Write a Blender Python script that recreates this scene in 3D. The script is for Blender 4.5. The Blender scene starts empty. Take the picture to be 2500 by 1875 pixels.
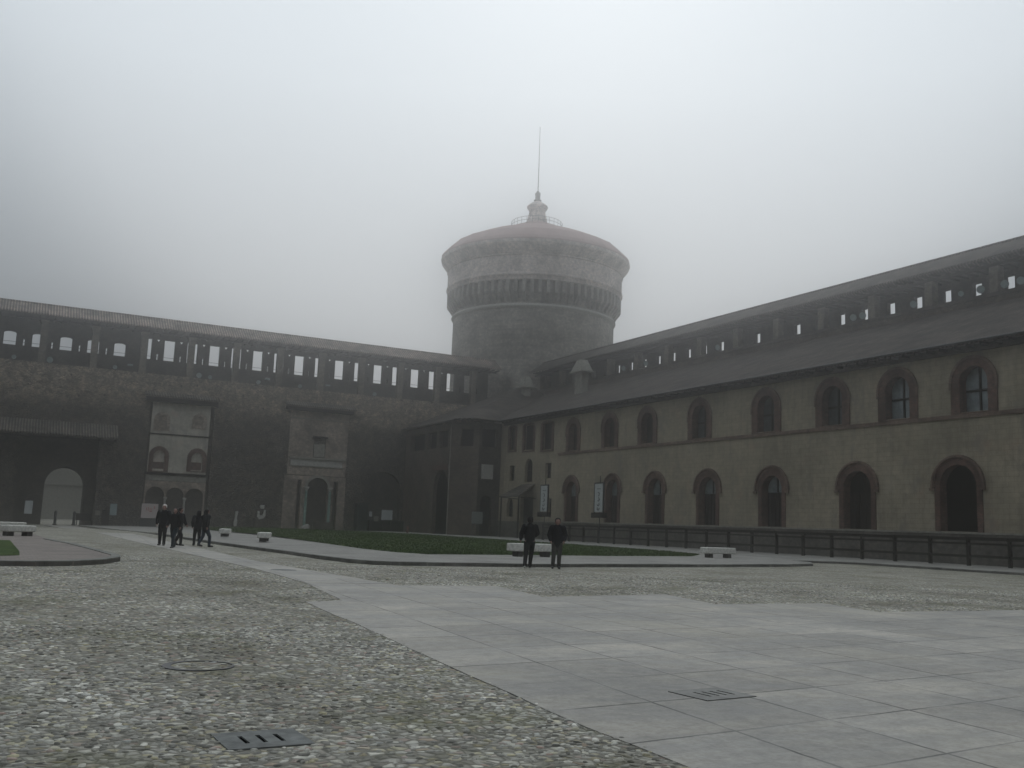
import bpy, bmesh, math, random
import numpy as np
from mathutils import Vector, Matrix
R = math.radians
random.seed(7)
rng = np.random.default_rng(11)
sc = bpy.context.scene
COL = sc.collection

# ------------------------------------------------------------------ camera
# castle frame: +X along the left curtain wall, +Y along the right palace wing
EYE = Vector((0, 0, 1.45))
PITCH, ROLL, YAW = R(8.336), R(2.2665), R(27.3476)
Fw = Vector((math.sin(YAW)*math.cos(PITCH), math.cos(YAW)*math.cos(PITCH), math.sin(PITCH)))
Rt0 = Vector((math.cos(YAW), -math.sin(YAW), 0)); Up0 = Rt0.cross(Fw)
Rt = math.cos(ROLL)*Rt0 + math.sin(ROLL)*Up0
Up = -math.sin(ROLL)*Rt0 + math.cos(ROLL)*Up0
cam = bpy.data.cameras.new('camera'); camo = bpy.data.objects.new('camera', cam); COL.objects.link(camo)
m = Matrix.Identity(4)
for i in range(3):
    m[i][0] = Rt[i]; m[i][1] = Up[i]; m[i][2] = -Fw[i]; m[i][3] = EYE[i]
camo.matrix_world = m
cam.sensor_fit = 'HORIZONTAL'; cam.sensor_width = 36; cam.lens = 36*2380.8/2500
cam.clip_start = 0.1; cam.clip_end = 3000
sc.camera = camo

# ------------------------------------------------------------------ world, sun, exposure
w = bpy.data.worlds.new('World'); sc.world = w; w.use_nodes = True
nt = w.node_tree; nt.nodes.clear()
N = nt.nodes.new; L = nt.links.new
out = N('ShaderNodeOutputWorld'); bg = N('ShaderNodeBackground')
tc = N('ShaderNodeTexCoord'); sx = N('ShaderNodeSeparateXYZ'); ramp = N('ShaderNodeValToRGB')
sky = N('ShaderNodeTexSky'); sky.sky_type = 'NISHITA'; sky.sun_disc = False
sky.sun_elevation = R(34); sky.sun_rotation = R(32.6); sky.air_density = 2; sky.dust_density = 8
hs = N('ShaderNodeHueSaturation'); hs.inputs['Saturation'].default_value = 0.25; hs.inputs['Value'].default_value = 0.02
L(sky.outputs[0], hs.inputs['Color'])
L(tc.outputs['Generated'], sx.inputs[0]); L(sx.outputs['Z'], ramp.inputs[0])
# overcast sky: dull near the horizon, bright overhead (z = sine of the elevation)
SKY = [(0.0, .19), (0.12, .225), (0.19, .275), (0.27, .37), (0.345, .49), (0.42, .60), (0.60, .78), (1.0, .88)]
els = ramp.color_ramp.elements
while len(els) < len(SKY): els.new(0.5)
for e, (p, v) in zip(els, SKY):
    e.position = p; e.color = (v*0.885, v*.99, v*1.08, 1)
ramp.color_ramp.interpolation = 'B_SPLINE'
add = N('ShaderNodeMixRGB'); add.blend_type = 'MIX'; add.inputs[0].default_value = 0.1
L(ramp.outputs[0], add.inputs[1]); L(hs.outputs[0], add.inputs[2])
dotn = N('ShaderNodeVectorMath'); dotn.operation = 'DOT_PRODUCT'; dotn.inputs[1].default_value = (.46, .89, 0); L(tc.outputs['Generated'], dotn.inputs[0])
mad = N('ShaderNodeMath'); mad.operation = 'MULTIPLY_ADD'; mad.inputs[1].default_value = .10; mad.inputs[2].default_value = .91; L(dotn.outputs['Value'], mad.inputs[0])
L(add.outputs[0], bg.inputs[0]); L(mad.outputs[0], bg.inputs[1])   # thinner cloud on the side the camera faces
L(bg.outputs[0], out.inputs[0])
sl = bpy.data.lights.new('sun', 'SUN'); sl.energy = 0.5; sl.angle = R(60); sl.color = (1, .99, .97)
so = bpy.data.objects.new('sun', sl); COL.objects.link(so)
sd_ = Vector((.42, .76, .58)).normalized()           # veiled sun beyond the tower
so.rotation_euler = sd_.to_track_quat('Z', 'Y').to_euler()
sc.view_settings.view_transform = 'Standard'; sc.view_settings.look = 'None'
sc.view_settings.exposure = 0.0; sc.view_settings.gamma = 1.0
try:
    sc.cycles.volume_bounces = 1; sc.cycles.max_bounces = 6
except Exception: pass

# ------------------------------------------------------------------ helpers
def tag(o, label=None, cat=None, group=None, kind=None):
    if label: o['label'] = label
    if cat: o['category'] = cat
    if group: o['group'] = group
    if kind: o['kind'] = kind
    return o
def thing(name, label, cat, loc=(0, 0, 0), group=None, rz=0):
    o = bpy.data.objects.new(name, None); COL.objects.link(o)
    o.location = loc; o.rotation_euler = (0, 0, rz); o.empty_display_size = .3
    return tag(o, label, cat, group)
def world_loc(o):
    v = Vector(o.location)
    if o.parent: v = world_loc(o.parent) + v
    return v
class MB:
    """collects shapes in world (or local) coordinates; build() links them as ONE mesh object"""
    def __init__(s): s.v = []; s.f = []; s.m = []; s.mi = 0
    def poly(s, pts):
        b = len(s.v); s.v += [tuple(p) for p in pts]; s.f.append(tuple(range(b, b+len(pts)))); s.m.append(s.mi)
    def raw(s, v, f):
        b = len(s.v); s.v += [tuple(p) for p in v]
        for q in f: s.f.append(tuple(b+i for i in q)); s.m.append(s.mi)
        return s
    def box(s, a, b):
        x0, y0, z0 = a; x1, y1, z1 = b
        v = [(x0,y0,z0),(x1,y0,z0),(x1,y1,z0),(x0,y1,z0),(x0,y0,z1),(x1,y0,z1),(x1,y1,z1),(x0,y1,z1)]
        return s.raw(v, [(0,3,2,1),(4,5,6,7),(0,1,5,4),(1,2,6,5),(2,3,7,6),(3,0,4,7)])
    def prism(s, pts, z0, z1):
        """pts (x,y) counter-clockwise, z0/z1 numbers or functions"""
        n = len(pts); f0 = z0 if callable(z0) else (lambda x, y: z0); f1 = z1 if callable(z1) else (lambda x, y: z1)
        v = [(x, y, f0(x, y)) for x, y in pts] + [(x, y, f1(x, y)) for x, y in pts]
        f = [tuple(range(n-1, -1, -1)), tuple(range(n, 2*n))] + [(i, (i+1) % n, n+(i+1) % n, n+i) for i in range(n)]
        return s.raw(v, f)
    def lathe(s, c, prof, n=48, cap=True):
        cx, cy = c; v = []; f = []
        for r, z in prof:
            for i in range(n):
                a = 2*math.pi*i/n; v.append((cx+r*math.cos(a), cy+r*math.sin(a), z))
        for j in range(len(prof)-1):
            for i in range(n):
                k = (i+1) % n; f.append((j*n+i, j*n+k, (j+1)*n+k, (j+1)*n+i))
        if cap: f.append(tuple(range(n-1, -1, -1))); f.append(tuple((len(prof)-1)*n+i for i in range(n)))
        return s.raw(v, f)
    def tube(s, pts, rad, n=8):
        pts = [Vector(p) for p in pts]; rs = rad if isinstance(rad, (list, tuple)) else [rad]*len(pts)
        v = []; f = []
        for j, p in enumerate(pts):
            d = (pts[min(j+1, len(pts)-1)]-pts[max(j-1, 0)]).normalized()
            a = d.cross(Vector((0, 0, 1)))
            if a.length < .1: a = d.cross(Vector((1, 0, 0)))
            a.normalize(); b = d.cross(a)
            for i in range(n):
                t = 2*math.pi*i/n; v.append(p+rs[j]*(a*math.cos(t)+b*math.sin(t)))
        for j in range(len(pts)-1):
            for i in range(n):
                k = (i+1) % n; f.append((j*n+i, j*n+k, (j+1)*n+k, (j+1)*n+i))
        f.append(tuple(range(n-1, -1, -1))); f.append(tuple((len(pts)-1)*n+i for i in range(n)))
        return s.raw(v, f)
    def build(s, name, mat, parent=None, smooth=False, bevel=0, flip=False, seg=2):
        o0 = world_loc(parent) if parent else Vector((0, 0, 0))
        me = bpy.data.meshes.new(name)
        me.from_pydata([(x-o0.x, y-o0.y, z-o0.z) for x, y, z in s.v], [], s.f)
        mats = mat if isinstance(mat, (list, tuple)) else [mat]
        for q in mats: me.materials.append(q)
        if len(mats) > 1: me.polygons.foreach_set('material_index', s.m)
        bm = bmesh.new(); bm.from_mesh(me); bmesh.ops.recalc_face_normals(bm, faces=bm.faces)
        bm.to_mesh(me); bm.free()
        if smooth:
            me.polygons.foreach_set('use_smooth', [True]*len(me.polygons))
            try: me.set_sharp_from_angle(angle=R(40))
            except Exception: pass
        o = bpy.data.objects.new(name, me); COL.objects.link(o)
        if parent: o.parent = parent
        if bevel:
            b = o.modifiers.new('b', 'BEVEL'); b.width = bevel; b.segments = seg; b.limit_method = 'ANGLE'
        return o
def arch(u0, u1, z0, z1, n=14, flat=None):
    """outline of a round-headed opening; flat = rise of a segmental head"""
    r = (u1-u0)/2; c = (u0+u1)/2; rise = r if flat is None else flat
    zs = z1-rise
    p = [(u0, z0), (u1, z0)]
    for i in range(n+1):
        a = math.pi*i/n; p.append((c+r*math.cos(a), zs+rise*math.sin(a)))
    return p
def band(u0, u1, z0, z1, t, n=14):
    """arched strip of width t, open at the bottom"""
    def half(a, c, zt):
        r = (c-a)/2; m_ = (a+c)/2; zs = zt-r
        return [(c, z0)]+[(m_+r*math.cos(math.pi*i/n), zs+r*math.sin(math.pi*i/n)) for i in range(n+1)]+[(a, z0)]
    return half(u0, u1, z1)+half(u0+t, u1-t, z1-t)[::-1]
def rect(u0, u1, z0, z1): return [(u0, z0), (u1, z0), (u1, z1), (u0, z1)]
def plate(name, outer, holes, to3, depth, mat, parent=None, bevel=0):
    """flat plate with real holes. to3(u, v, w) -> world point, w from 0 (face) to depth (into the wall)"""
    cu = bpy.data.curves.new(name, 'CURVE'); cu.dimensions = '2D'; cu.fill_mode = 'BOTH'; cu.extrude = depth/2
    for ring in [outer]+list(holes):
        sp = cu.splines.new('POLY'); sp.points.add(len(ring)-1); sp.use_cyclic_u = True
        for i, (u, v) in enumerate(ring): sp.points[i].co = (u, v, 0, 1)
    to = bpy.data.objects.new('tmp', cu); COL.objects.link(to)
    dg = bpy.context.evaluated_depsgraph_get(); me = bpy.data.meshes.new_from_object(to.evaluated_get(dg))
    bpy.data.objects.remove(to); bpy.data.curves.remove(cu)
    o0 = world_loc(parent) if parent else Vector((0, 0, 0))
    n = len(me.vertices); co = np.empty(n*3); me.vertices.foreach_get('co', co); co = co.reshape(-1, 3)
    res = np.array([Vector(to3(a, b, c+depth/2))-o0 for a, b, c in co]); me.vertices.foreach_set('co', res.ravel())
    bm = bmesh.new(); bm.from_mesh(me); bmesh.ops.remove_doubles(bm, verts=bm.verts, dist=1e-4)
    bmesh.ops.recalc_face_normals(bm, faces=bm.faces); bm.to_mesh(me); bm.free()
    me.materials.clear(); me.materials.append(mat); me.name = name
    me.polygons.foreach_set('use_smooth', [False]*len(me.polygons))
    o = bpy.data.objects.new(name, me); COL.objects.link(o)
    if parent: o.parent = parent
    return o
def faceX(X): return lambda u, v, w: (X+w, u, v)      # facade looking towards -X, u runs along Y
def faceY(Y): return lambda u, v, w: (u, Y+w, v)      # facade looking towards -Y, u runs along X
def sm(a, b, x):
    t = min(1, max(0, (x-a)/(b-a))); return t*t*(3-2*t)
def gz(x, y):
    """the court drops a little towards the far left gate"""
    return -0.62*sm(33, 6, x)*sm(70, 132, y) if y > 70 else 0.0

# ------------------------------------------------------------------ materials
def mat(name, base, rough=.85, spec=.3, metal=0):
    m = bpy.data.materials.new(name); m.use_nodes = True
    b = m.node_tree.nodes['Principled BSDF']
    b.inputs['Base Color'].default_value = (*base, 1); b.inputs['Roughness'].default_value = rough
    b.inputs['Specular IOR Level'].default_value = spec; b.inputs['Metallic'].default_value = metal
    return m, m.node_tree, b
def nd(t, kind, **kw):
    n = t.nodes.new(kind)
    for k, v in kw.items():
        if k in n.inputs: n.inputs[k].default_value = v
        else: setattr(n, k, v)
    return n
def ramp_of(t, src, stops):
    r = t.nodes.new('ShaderNodeValToRGB'); e = r.color_ramp.elements
    while len(e) < len(stops): e.new(.5)
    for q, (p, c) in zip(e, stops): q.position = p; q.color = (*c, 1) if len(c) == 3 else c
    t.links.new(src, r.inputs[0]); return r.outputs[0]
def mixc(t, fac, a, b, mode='MIX'):
    n = t.nodes.new('ShaderNodeMixRGB'); n.blend_type = mode
    for i, v in enumerate((fac, a, b)):
        if isinstance(v, (int, float)): n.inputs[i].default_value = v if i == 0 else (v, v, v, 1)
        elif isinstance(v, tuple): n.inputs[i].default_value = (*v, 1)
        else: t.links.new(v, n.inputs[i])
    return n.outputs[0]
def noise(t, vec, scale, detail=4, rough=.55):
    n = nd(t, 'ShaderNodeTexNoise', Scale=scale, Detail=detail, Roughness=rough); t.links.new(vec, n.inputs['Vector']); return n.outputs[0]
def mapping(t, vec, sc_=(1, 1, 1), loc=(0, 0, 0)):
    n = t.nodes.new('ShaderNodeMapping'); n.inputs['Scale'].default_value = sc_; n.inputs['Location'].default_value = loc
    t.links.new(vec, n.inputs['Vector']); return n.outputs[0]
def geo(t): return t.nodes.new('ShaderNodeNewGeometry').outputs['Position']
def mth(t, op, a, b=None, clamp=False):
    n = t.nodes.new('ShaderNodeMath'); n.operation = op; n.use_clamp = clamp
    for i, v in enumerate((a, b)):
        if v is None: continue
        if isinstance(v, (int, float)): n.inputs[i].default_value = v
        else: t.links.new(v, n.inputs[i])
    return n.outputs[0]
def bump(t, b, h, strength=.5, dist=.02):
    n = nd(t, 'ShaderNodeBump', Strength=strength, Distance=dist); t.links.new(h, n.inputs['Height']); t.links.new(n.outputs[0], b.inputs['Normal'])
def sep(t, vec):
    n = t.nodes.new('ShaderNodeSeparateXYZ'); t.links.new(vec, n.inputs[0]); return n.outputs
def comb(t, x, y, z=0):
    n = t.nodes.new('ShaderNodeCombineXYZ')
    for i, v in enumerate((x, y, z)):
        if isinstance(v, (int, float)): n.inputs[i].default_value = v
        else: t.links.new(v, n.inputs[i])
    return n.outputs[0]
def wallvec(t):
    """(along the wall, height) whichever way the wall runs"""
    s = sep(t, geo(t)); return comb(t, mth(t, 'ADD', s[0], s[1]), s[2], 0)

def brick_mat(name, c1, c2, mortar, patch=None, scale=1.0, bw=.30, rh=.085, top=None):
    m, t, b = mat(name, c1, .92, .15)
    v = wallvec(t); p = geo(t)
    br = nd(t, 'ShaderNodeTexBrick', Scale=scale, **{'Brick Width': bw, 'Row Height': rh, 'Mortar Size': .008, 'Bias': 0.0})
    br.inputs['Color1'].default_value = (*c1, 1); br.inputs['Color2'].default_value = (*c2, 1); br.inputs['Mortar'].default_value = (*mortar, 1)
    t.links.new(v, br.inputs['Vector'])
    n1 = noise(t, p, .35, 5, .6); n2 = noise(t, p, 2.2, 5, .65); n3 = noise(t, p, 9, 3, .6)
    c = mixc(t, 1.0, br.outputs[0], ramp_of(t, n2, [(.3, (.62, .62, .62)), (.5, (.95, .95, .93)), (.72, (1.5, 1.45, 1.35))]), 'MULTIPLY')
    c = mixc(t, 1.0, c, ramp_of(t, n1, [(.33, (.6, .6, .6)), (.6, (1.25, 1.25, 1.25))]), 'MULTIPLY')
    if patch: c = mixc(t, ramp_of(t, n3, [(.56, (0, 0, 0)), (.68, (1, 1, 1))]), c, patch)
    t.links.new(c, b.inputs['Base Color'])
    hh = mth(t, 'ADD', mth(t, 'MULTIPLY', br.outputs['Fac'], -.5), n3)
    bump(t, b, hh, .7, .03)
    return m

def rubble_mat():
    """curtain wall: weathered brick and rubble, darker low down with a paler band under the walkway, putlog holes"""
    m, t, b = mat('curtain_wall_masonry', (.1, .09, .08), .95, .1)
    p = geo(t); v = wallvec(t); s = sep(t, v)
    br = nd(t, 'ShaderNodeTexBrick', Scale=1.0, **{'Brick Width': .5, 'Row Height': .16, 'Mortar Size': .02})
    br.inputs['Color1'].default_value = (.085, .073, .062, 1); br.inputs['Color2'].default_value = (.125, .105, .088, 1); br.inputs['Mortar'].default_value = (.06, .055, .05, 1)
    t.links.new(v, br.inputs['Vector'])
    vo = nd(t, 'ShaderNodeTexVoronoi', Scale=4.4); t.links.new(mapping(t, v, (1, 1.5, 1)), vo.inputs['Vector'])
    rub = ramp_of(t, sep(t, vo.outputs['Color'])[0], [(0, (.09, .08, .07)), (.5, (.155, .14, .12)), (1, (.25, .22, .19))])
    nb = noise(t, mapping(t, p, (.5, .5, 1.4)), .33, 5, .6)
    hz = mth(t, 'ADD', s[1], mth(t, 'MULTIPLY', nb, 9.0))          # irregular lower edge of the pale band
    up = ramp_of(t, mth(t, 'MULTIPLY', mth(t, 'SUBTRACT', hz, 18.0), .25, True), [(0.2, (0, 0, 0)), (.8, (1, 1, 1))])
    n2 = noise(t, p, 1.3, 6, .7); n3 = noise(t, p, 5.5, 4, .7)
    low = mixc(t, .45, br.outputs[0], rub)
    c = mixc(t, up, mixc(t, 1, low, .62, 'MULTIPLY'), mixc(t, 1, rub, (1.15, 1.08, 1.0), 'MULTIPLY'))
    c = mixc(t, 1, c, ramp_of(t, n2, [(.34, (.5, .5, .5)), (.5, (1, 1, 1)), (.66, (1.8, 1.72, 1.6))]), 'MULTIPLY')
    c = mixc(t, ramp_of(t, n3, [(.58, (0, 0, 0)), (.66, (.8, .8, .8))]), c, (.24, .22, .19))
    ho = nd(t, 'ShaderNodeTexVoronoi', Scale=.62, Randomness=.55); t.links.new(mapping(t, v, (1, .8, 1)), ho.inputs['Vector'])
    hole = ramp_of(t, ho.outputs['Distance'], [(.075, (1, 1, 1)), (.1, (0, 0, 0))])
    c = mixc(t, hole, c, (.012, .011, .01))
    t.links.new(c, b.inputs['Base Color'])
    bump(t, b, mth(t, 'ADD', n3, mth(t, 'MULTIPLY', vo.outputs['Distance'], -1)), .9, .09)
    return m

def tile_mat(name, c1, c2, across='Y'):
    """roof of barrel tiles: ridges run down the slope"""
    m, t, b = mat(name, c1, .9, .15)
    p = geo(t); s = sep(t, p)
    a = s[1] if across == 'Y' else s[0]
    wv = mth(t, 'SINE', mth(t, 'MULTIPLY', a, 2*math.pi/.34))
    cell = comb(t, mth(t, 'FLOOR', mth(t, 'MULTIPLY', a, 1/.34)), mth(t, 'FLOOR', mth(t, 'MULTIPLY', s[2], 1/.2)), 0)
    wn = t.nodes.new('ShaderNodeTexWhiteNoise'); t.links.new(cell, wn.inputs['Vector'])
    c = ramp_of(t, wn.outputs[0], [(0, c1), (.6, tuple((x+y)/2 for x, y in zip(c1, c2))), (1, c2)])
    n1 = noise(t, p, .5, 6, .6); n2 = noise(t, p, 4, 4, .7)
    c = mixc(t, 1, c, ramp_of(t, n1, [(.36, (.55, .57, .57)), (.62, (1.45, 1.4, 1.33))]), 'MULTIPLY')
    c = mixc(t, ramp_of(t, n2, [(.6, (0, 0, 0)), (.75, (.7, .7, .7))]), c, (.11, .115, .095))
    c = mixc(t, 1, c, ramp_of(t, wv, [(0, (.4, .4, .4)), (.55, (1.12, 1.12, 1.12))]), 'MULTIPLY')
    t.links.new(c, b.inputs['Base Color']); bump(t, b, wv, .8, .05)
    return m

def plaster_mat(name, c, k=1.0, courses=True):
    m, t, b = mat(name, c, .9, .15)
    p = geo(t); v = wallvec(t)
    n1 = noise(t, p, .18, 5, .55); n2 = noise(t, p, 1.6, 6, .65); n3 = noise(t, mapping(t, p, (2.2, 2.2, .25)), 1.0, 4, .6)
    base = mixc(t, 1, c, ramp_of(t, n1, [(.35, (.82, .82, .80)), (.65, (1.15, 1.13, 1.1))]), 'MULTIPLY')
    base = mixc(t, 1, base, ramp_of(t, n2, [(.3, (.8, .8, .8)), (.7, (1.18, 1.18, 1.18))]), 'MULTIPLY')
    base = mixc(t, 1, base, ramp_of(t, n3, [(.36, (.88, .88, .88)), (.52, (1.03, 1.03, 1.03))]), 'MULTIPLY')
    if courses:
        br = nd(t, 'ShaderNodeTexBrick', Scale=1.0, **{'Brick Width': .85, 'Row Height': .36, 'Mortar Size': .016})
        br.inputs['Color1'].default_value = (1, 1, 1, 1); br.inputs['Color2'].default_value = (.9, .9, .89, 1); br.inputs['Mortar'].default_value = (.74, .72, .70, 1)
        t.links.new(v, br.inputs['Vector']); base = mixc(t, k, base, br.outputs[0], 'MULTIPLY')
    n4 = noise(t, p, .55, 4, .5)
    base = mixc(t, ramp_of(t, n4, [(.6, (0, 0, 0)), (.72, (.35, .35, .35))]), base, (c[0]*1.12, c[1]*.86, c[2]*.82))
    n5 = noise(t, mapping(t, p, (1, 1, .6)), .42, 7, .72)
    base = mixc(t, ramp_of(t, n5, [(.55, (0, 0, 0)), (.64, (.65, .65, .65))]), base, (c[0]*.62, c[1]*.63, c[2]*.7))
    base = mixc(t, ramp_of(t, n5, [(.34, (.4, .4, .4)), (.42, (0, 0, 0))]), base, (c[0]*1.3, c[1]*1.3, c[2]*1.35))
    t.links.new(base, b.inputs['Base Color']); bump(t, b, n2, .25, .02)
    return m

def plain(name, c, rough=.8, spec=.3, metal=0, var=.25, sc_=6, bmp=.15, dist=.01):
    m, t, b = mat(name, c, rough, spec, metal)
    p = t.nodes.new('ShaderNodeTexCoord').outputs['Object']
    n = noise(t, p, sc_, 5, .6)
    lo = tuple(1-var for _ in range(3)); hi = tuple(1+var for _ in range(3))
    t.links.new(mixc(t, 1, c, ramp_of(t, n, [(.3, lo), (.7, hi)]), 'MULTIPLY'), b.inputs['Base Color'])
    if bmp: bump(t, b, n, bmp, dist)
    return m

def cobble_mat():
    m, t, b = mat('river_cobbles', (.3, .3, .28), .8, .3)
    p = geo(t); s = sep(t, p); flat = comb(t, s[0], s[1], 0)
    wob = mixc(t, .02, flat, nd(t, 'ShaderNodeTexNoise', Scale=6.0).outputs[1])
    v1 = nd(t, 'ShaderNodeTexVoronoi', Scale=11.0); t.links.new(flat, v1.inputs['Vector'])
    ve = nd(t, 'ShaderNodeTexVoronoi', Scale=11.0, feature='DISTANCE_TO_EDGE'); t.links.new(flat, ve.inputs['Vector'])
    cs = sep(t, v1.outputs['Color'])
    st = ramp_of(t, cs[0], [(0, (.15, .145, .125)), (.3, (.27, .26, .235)), (.6, (.37, .36, .33)), (.85, (.50, .49, .45)), (1, (.72, .70, .64))])
    st = mixc(t, ramp_of(t, cs[1], [(.80, (0, 0, 0)), (.86, (.55, .55, .55))]), st, (.38, .33, .20))
    st = mixc(t, ramp_of(t, cs[2], [(.9, (0, 0, 0)), (.94, (.5, .5, .5))]), st, (.34, .25, .22))
    jn = ramp_of(t, ve.outputs['Distance'], [(.02, (0, 0, 0)), (.16, (1, 1, 1))])
    n1 = noise(t, flat, .34, 6, .68); n2 = noise(t, flat, .9, 5, .65)
    mort = mixc(t, ramp_of(t, n1, [(.42, (0, 0, 0)), (.6, (1, 1, 1))]), (.27, .262, .235), (.125, .117, .092))
    c = mixc(t, jn, mort, st)
    c = mixc(t, 1, c, ramp_of(t, n1, [(.36, (.60, .58, .51)), (.5, (.98, .97, .93)), (.62, (1.28, 1.27, 1.24))]), 'MULTIPLY')
    c = mixc(t, 1, c, ramp_of(t, n2, [(.35, (.85, .84, .80)), (.65, (1.12, 1.12, 1.12))]), 'MULTIPLY')
    moss = mth(t, 'MULTIPLY', ramp_of(t, noise(t, flat, .45, 7, .75), [(.52, (0, 0, 0)), (.64, (1, 1, 1))]), .7)
    c = mixc(t, moss, c, (.12, .12, .055))
    t.links.new(c, b.inputs['Base Color'])
    bump(t, b, ramp_of(t, ve.outputs['Distance'], [(0, (0, 0, 0)), (.3, (.85, .85, .85)), (.5, (1, 1, 1))]), .9, .035)
    return m

def pebble_mat():
    m, t, b = mat('pebble_stone', (.3, .3, .3), .72, .35)
    g = t.nodes.new('ShaderNodeNewGeometry'); r = g.outputs['Random Per Island']
    c = ramp_of(t, r, [(0, (.09, .086, .075)), (.16, (.17, .165, .145)), (.36, (.25, .243, .22)), (.56, (.34, .33, .30)), (.72, (.47, .46, .42)), (.80, (.44, .40, .27)),
                       (.88, (.29, .28, .26)), (.91, (.37, .27, .23)), (.94, (.32, .33, .32)), (.965, (.60, .58, .53)), (1, (.68, .66, .61))])
    n = noise(t, g.outputs['Position'], 40, 3, .6)
    n1 = noise(t, g.outputs['Position'], .34, 6, .68)
    c = mixc(t, 1, c, ramp_of(t, n, [(.3, (.8, .8, .8)), (.7, (1.2, 1.2, 1.2))]), 'MULTIPLY')
    c = mixc(t, 1, c, ramp_of(t, n1, [(.36, (.60, .58, .51)), (.5, (.98, .97, .93)), (.62, (1.28, 1.27, 1.24))]), 'MULTIPLY')
    moss = mth(t, 'MULTIPLY', ramp_of(t, noise(t, g.outputs['Position'], .45, 7, .75), [(.52, (0, 0, 0)), (.64, (1, 1, 1))]), .5)
    c = mixc(t, moss, c, (.13, .13, .06))
    t.links.new(c, b.inputs['Base Color']); return m

def slab_mat():
    m, t, b = mat('granite_slabs', (.4, .4, .4), .75, .35)
    p = geo(t); s = sep(t, p)
    u = mth(t, 'SUBTRACT', mth(t, 'SUBTRACT', s[0], mth(t, 'MULTIPLY', s[1], .085)), 3.475)
    v = mth(t, 'SUBTRACT', mth(t, 'SUBTRACT', s[1], mth(t, 'MULTIPLY', s[0], .12)), 6.5)
    vec = comb(t, mth(t, 'ADD', u, mth(t, 'MULTIPLY', mth(t, 'SUBTRACT', noise(t, p, 3.0, 4, .6), .5), .05)), mth(t, 'ADD', v, mth(t, 'MULTIPLY', mth(t, 'SUBTRACT', noise(t, p, 2.6, 4, .6), .5), .05)), 0)
    br = nd(t, 'ShaderNodeTexBrick', Scale=1.0, **{'Brick Width': 1.07, 'Row Height': 1.19, 'Mortar Size': .02, 'Mortar Smooth': .7})
    br.offset = 0.0; br.offset_frequency = 1
    br.inputs['Color1'].default_value = (.315, .295, .265, 1); br.inputs['Color2'].default_value = (.375, .352, .318, 1); br.inputs['Mortar'].default_value = (.35, .335, .31, 1)
    t.links.new(vec, br.inputs['Vector'])
    n1 = noise(t, p, .45, 5, .6); n2 = noise(t, mapping(t, p, (.7, 1.6, 1)), 1.1, 6, .65); n3 = noise(t, p, 30, 4, .6); n4 = noise(t, p, .8, 2, .5)
    c = mixc(t, 1, br.outputs[0], ramp_of(t, n1, [(.35, (.78, .79, .80)), (.65, (1.1, 1.09, 1.07))]), 'MULTIPLY')
    c = mixc(t, 1, c, ramp_of(t, n2, [(.34, (.62, .63, .64)), (.45, (.84, .85, .85)), (.52, (1.0, 1.0, 1.0)), (.64, (1.14, 1.13, 1.1))]), 'MULTIPLY')
    c = mixc(t, 1, c, ramp_of(t, n3, [(.3, (.88, .88, .88)), (.7, (1.1, 1.1, 1.1))]), 'MULTIPLY')
    jf = mth(t, 'MULTIPLY', br.outputs['Fac'], ramp_of(t, n4, [(.38, (.12, .12, .12)), (.6, (.9, .9, .9))]))
    n5 = noise(t, p, .35, 3, .5); c = mixc(t, ramp_of(t, n5, [(.55, (0, 0, 0)), (.72, (.35, .35, .35))]), c, (.40, .365, .285))
    c = mixc(t, jf, c, (.075, .072, .065))
    n6 = noise(t, p, 6, 5, .7); c = mixc(t, 1, c, ramp_of(t, n6, [(.3, (.8, .8, .79)), (.6, (1.08, 1.08, 1.08))]), 'MULTIPLY')
    t.links.new(c, b.inputs['Base Color'])
    t.links.new(ramp_of(t, n2, [(.35, (.45, .45, .45)), (.55, (.8, .8, .8))]), b.inputs['Roughness'])
    bump(t, b, mth(t, 'ADD', mth(t, 'MULTIPLY', br.outputs['Fac'], -1.0), mth(t, 'MULTIPLY', n3, .25)), .6, .012)
    return m

def pave_mat(name, c):
    m, t, b = mat(name, c, .85, .25)
    p = geo(t)
    br = nd(t, 'ShaderNodeTexBrick', Scale=1.0, **{'Brick Width': .22, 'Row Height': .11, 'Mortar Size': .006})
    br.inputs['Color1'].default_value = (.9, .9, .9, 1); br.inputs['Color2'].default_value = (1.12, 1.1, 1.08, 1); br.inputs['Mortar'].default_value = (.6, .6, .6, 1)
    t.links.new(p, br.inputs['Vector'])
    n = noise(t, p, .5, 6, .65); n2 = noise(t, p, 7, 4, .6)
    q = mixc(t, 1, br.outputs[0], c, 'MULTIPLY')
    q = mixc(t, 1, q, ramp_of(t, n, [(.3, (.72, .72, .72)), (.7, (1.22, 1.22, 1.22))]), 'MULTIPLY')
    q = mixc(t, 1, q, ramp_of(t, n2, [(.3, (.82, .82, .82)), (.7, (1.18, 1.18, 1.18))]), 'MULTIPLY')
    t.links.new(q, b.inputs['Base Color']); bump(t, b, n2, .3, .01); return m

def grass_mat():
    m, t, b = mat('wet_grass', (.03, .05, .015), .9, .1)
    p = geo(t); n = noise(t, p, 1.1, 6, .7); n2 = noise(t, mapping(t, p, (9, 9, 9)), 3, 4, .7); n3 = noise(t, p, .2, 3, .5)
    c = ramp_of(t, n, [(.3, (.022, .042, .012)), (.5, (.042, .075, .016)), (.7, (.08, .115, .024))])
    c = mixc(t, 1, c, ramp_of(t, n2, [(.3, (.55, .55, .55)), (.7, (1.5, 1.5, 1.4))]), 'MULTIPLY')
    c = mixc(t, ramp_of(t, n3, [(.5, (0, 0, 0)), (.75, (.5, .5, .5))]), c, (.065, .07, .025))
    t.links.new(c, b.inputs['Base Color']); bump(t, b, n2, 1, .05); return m

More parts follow.
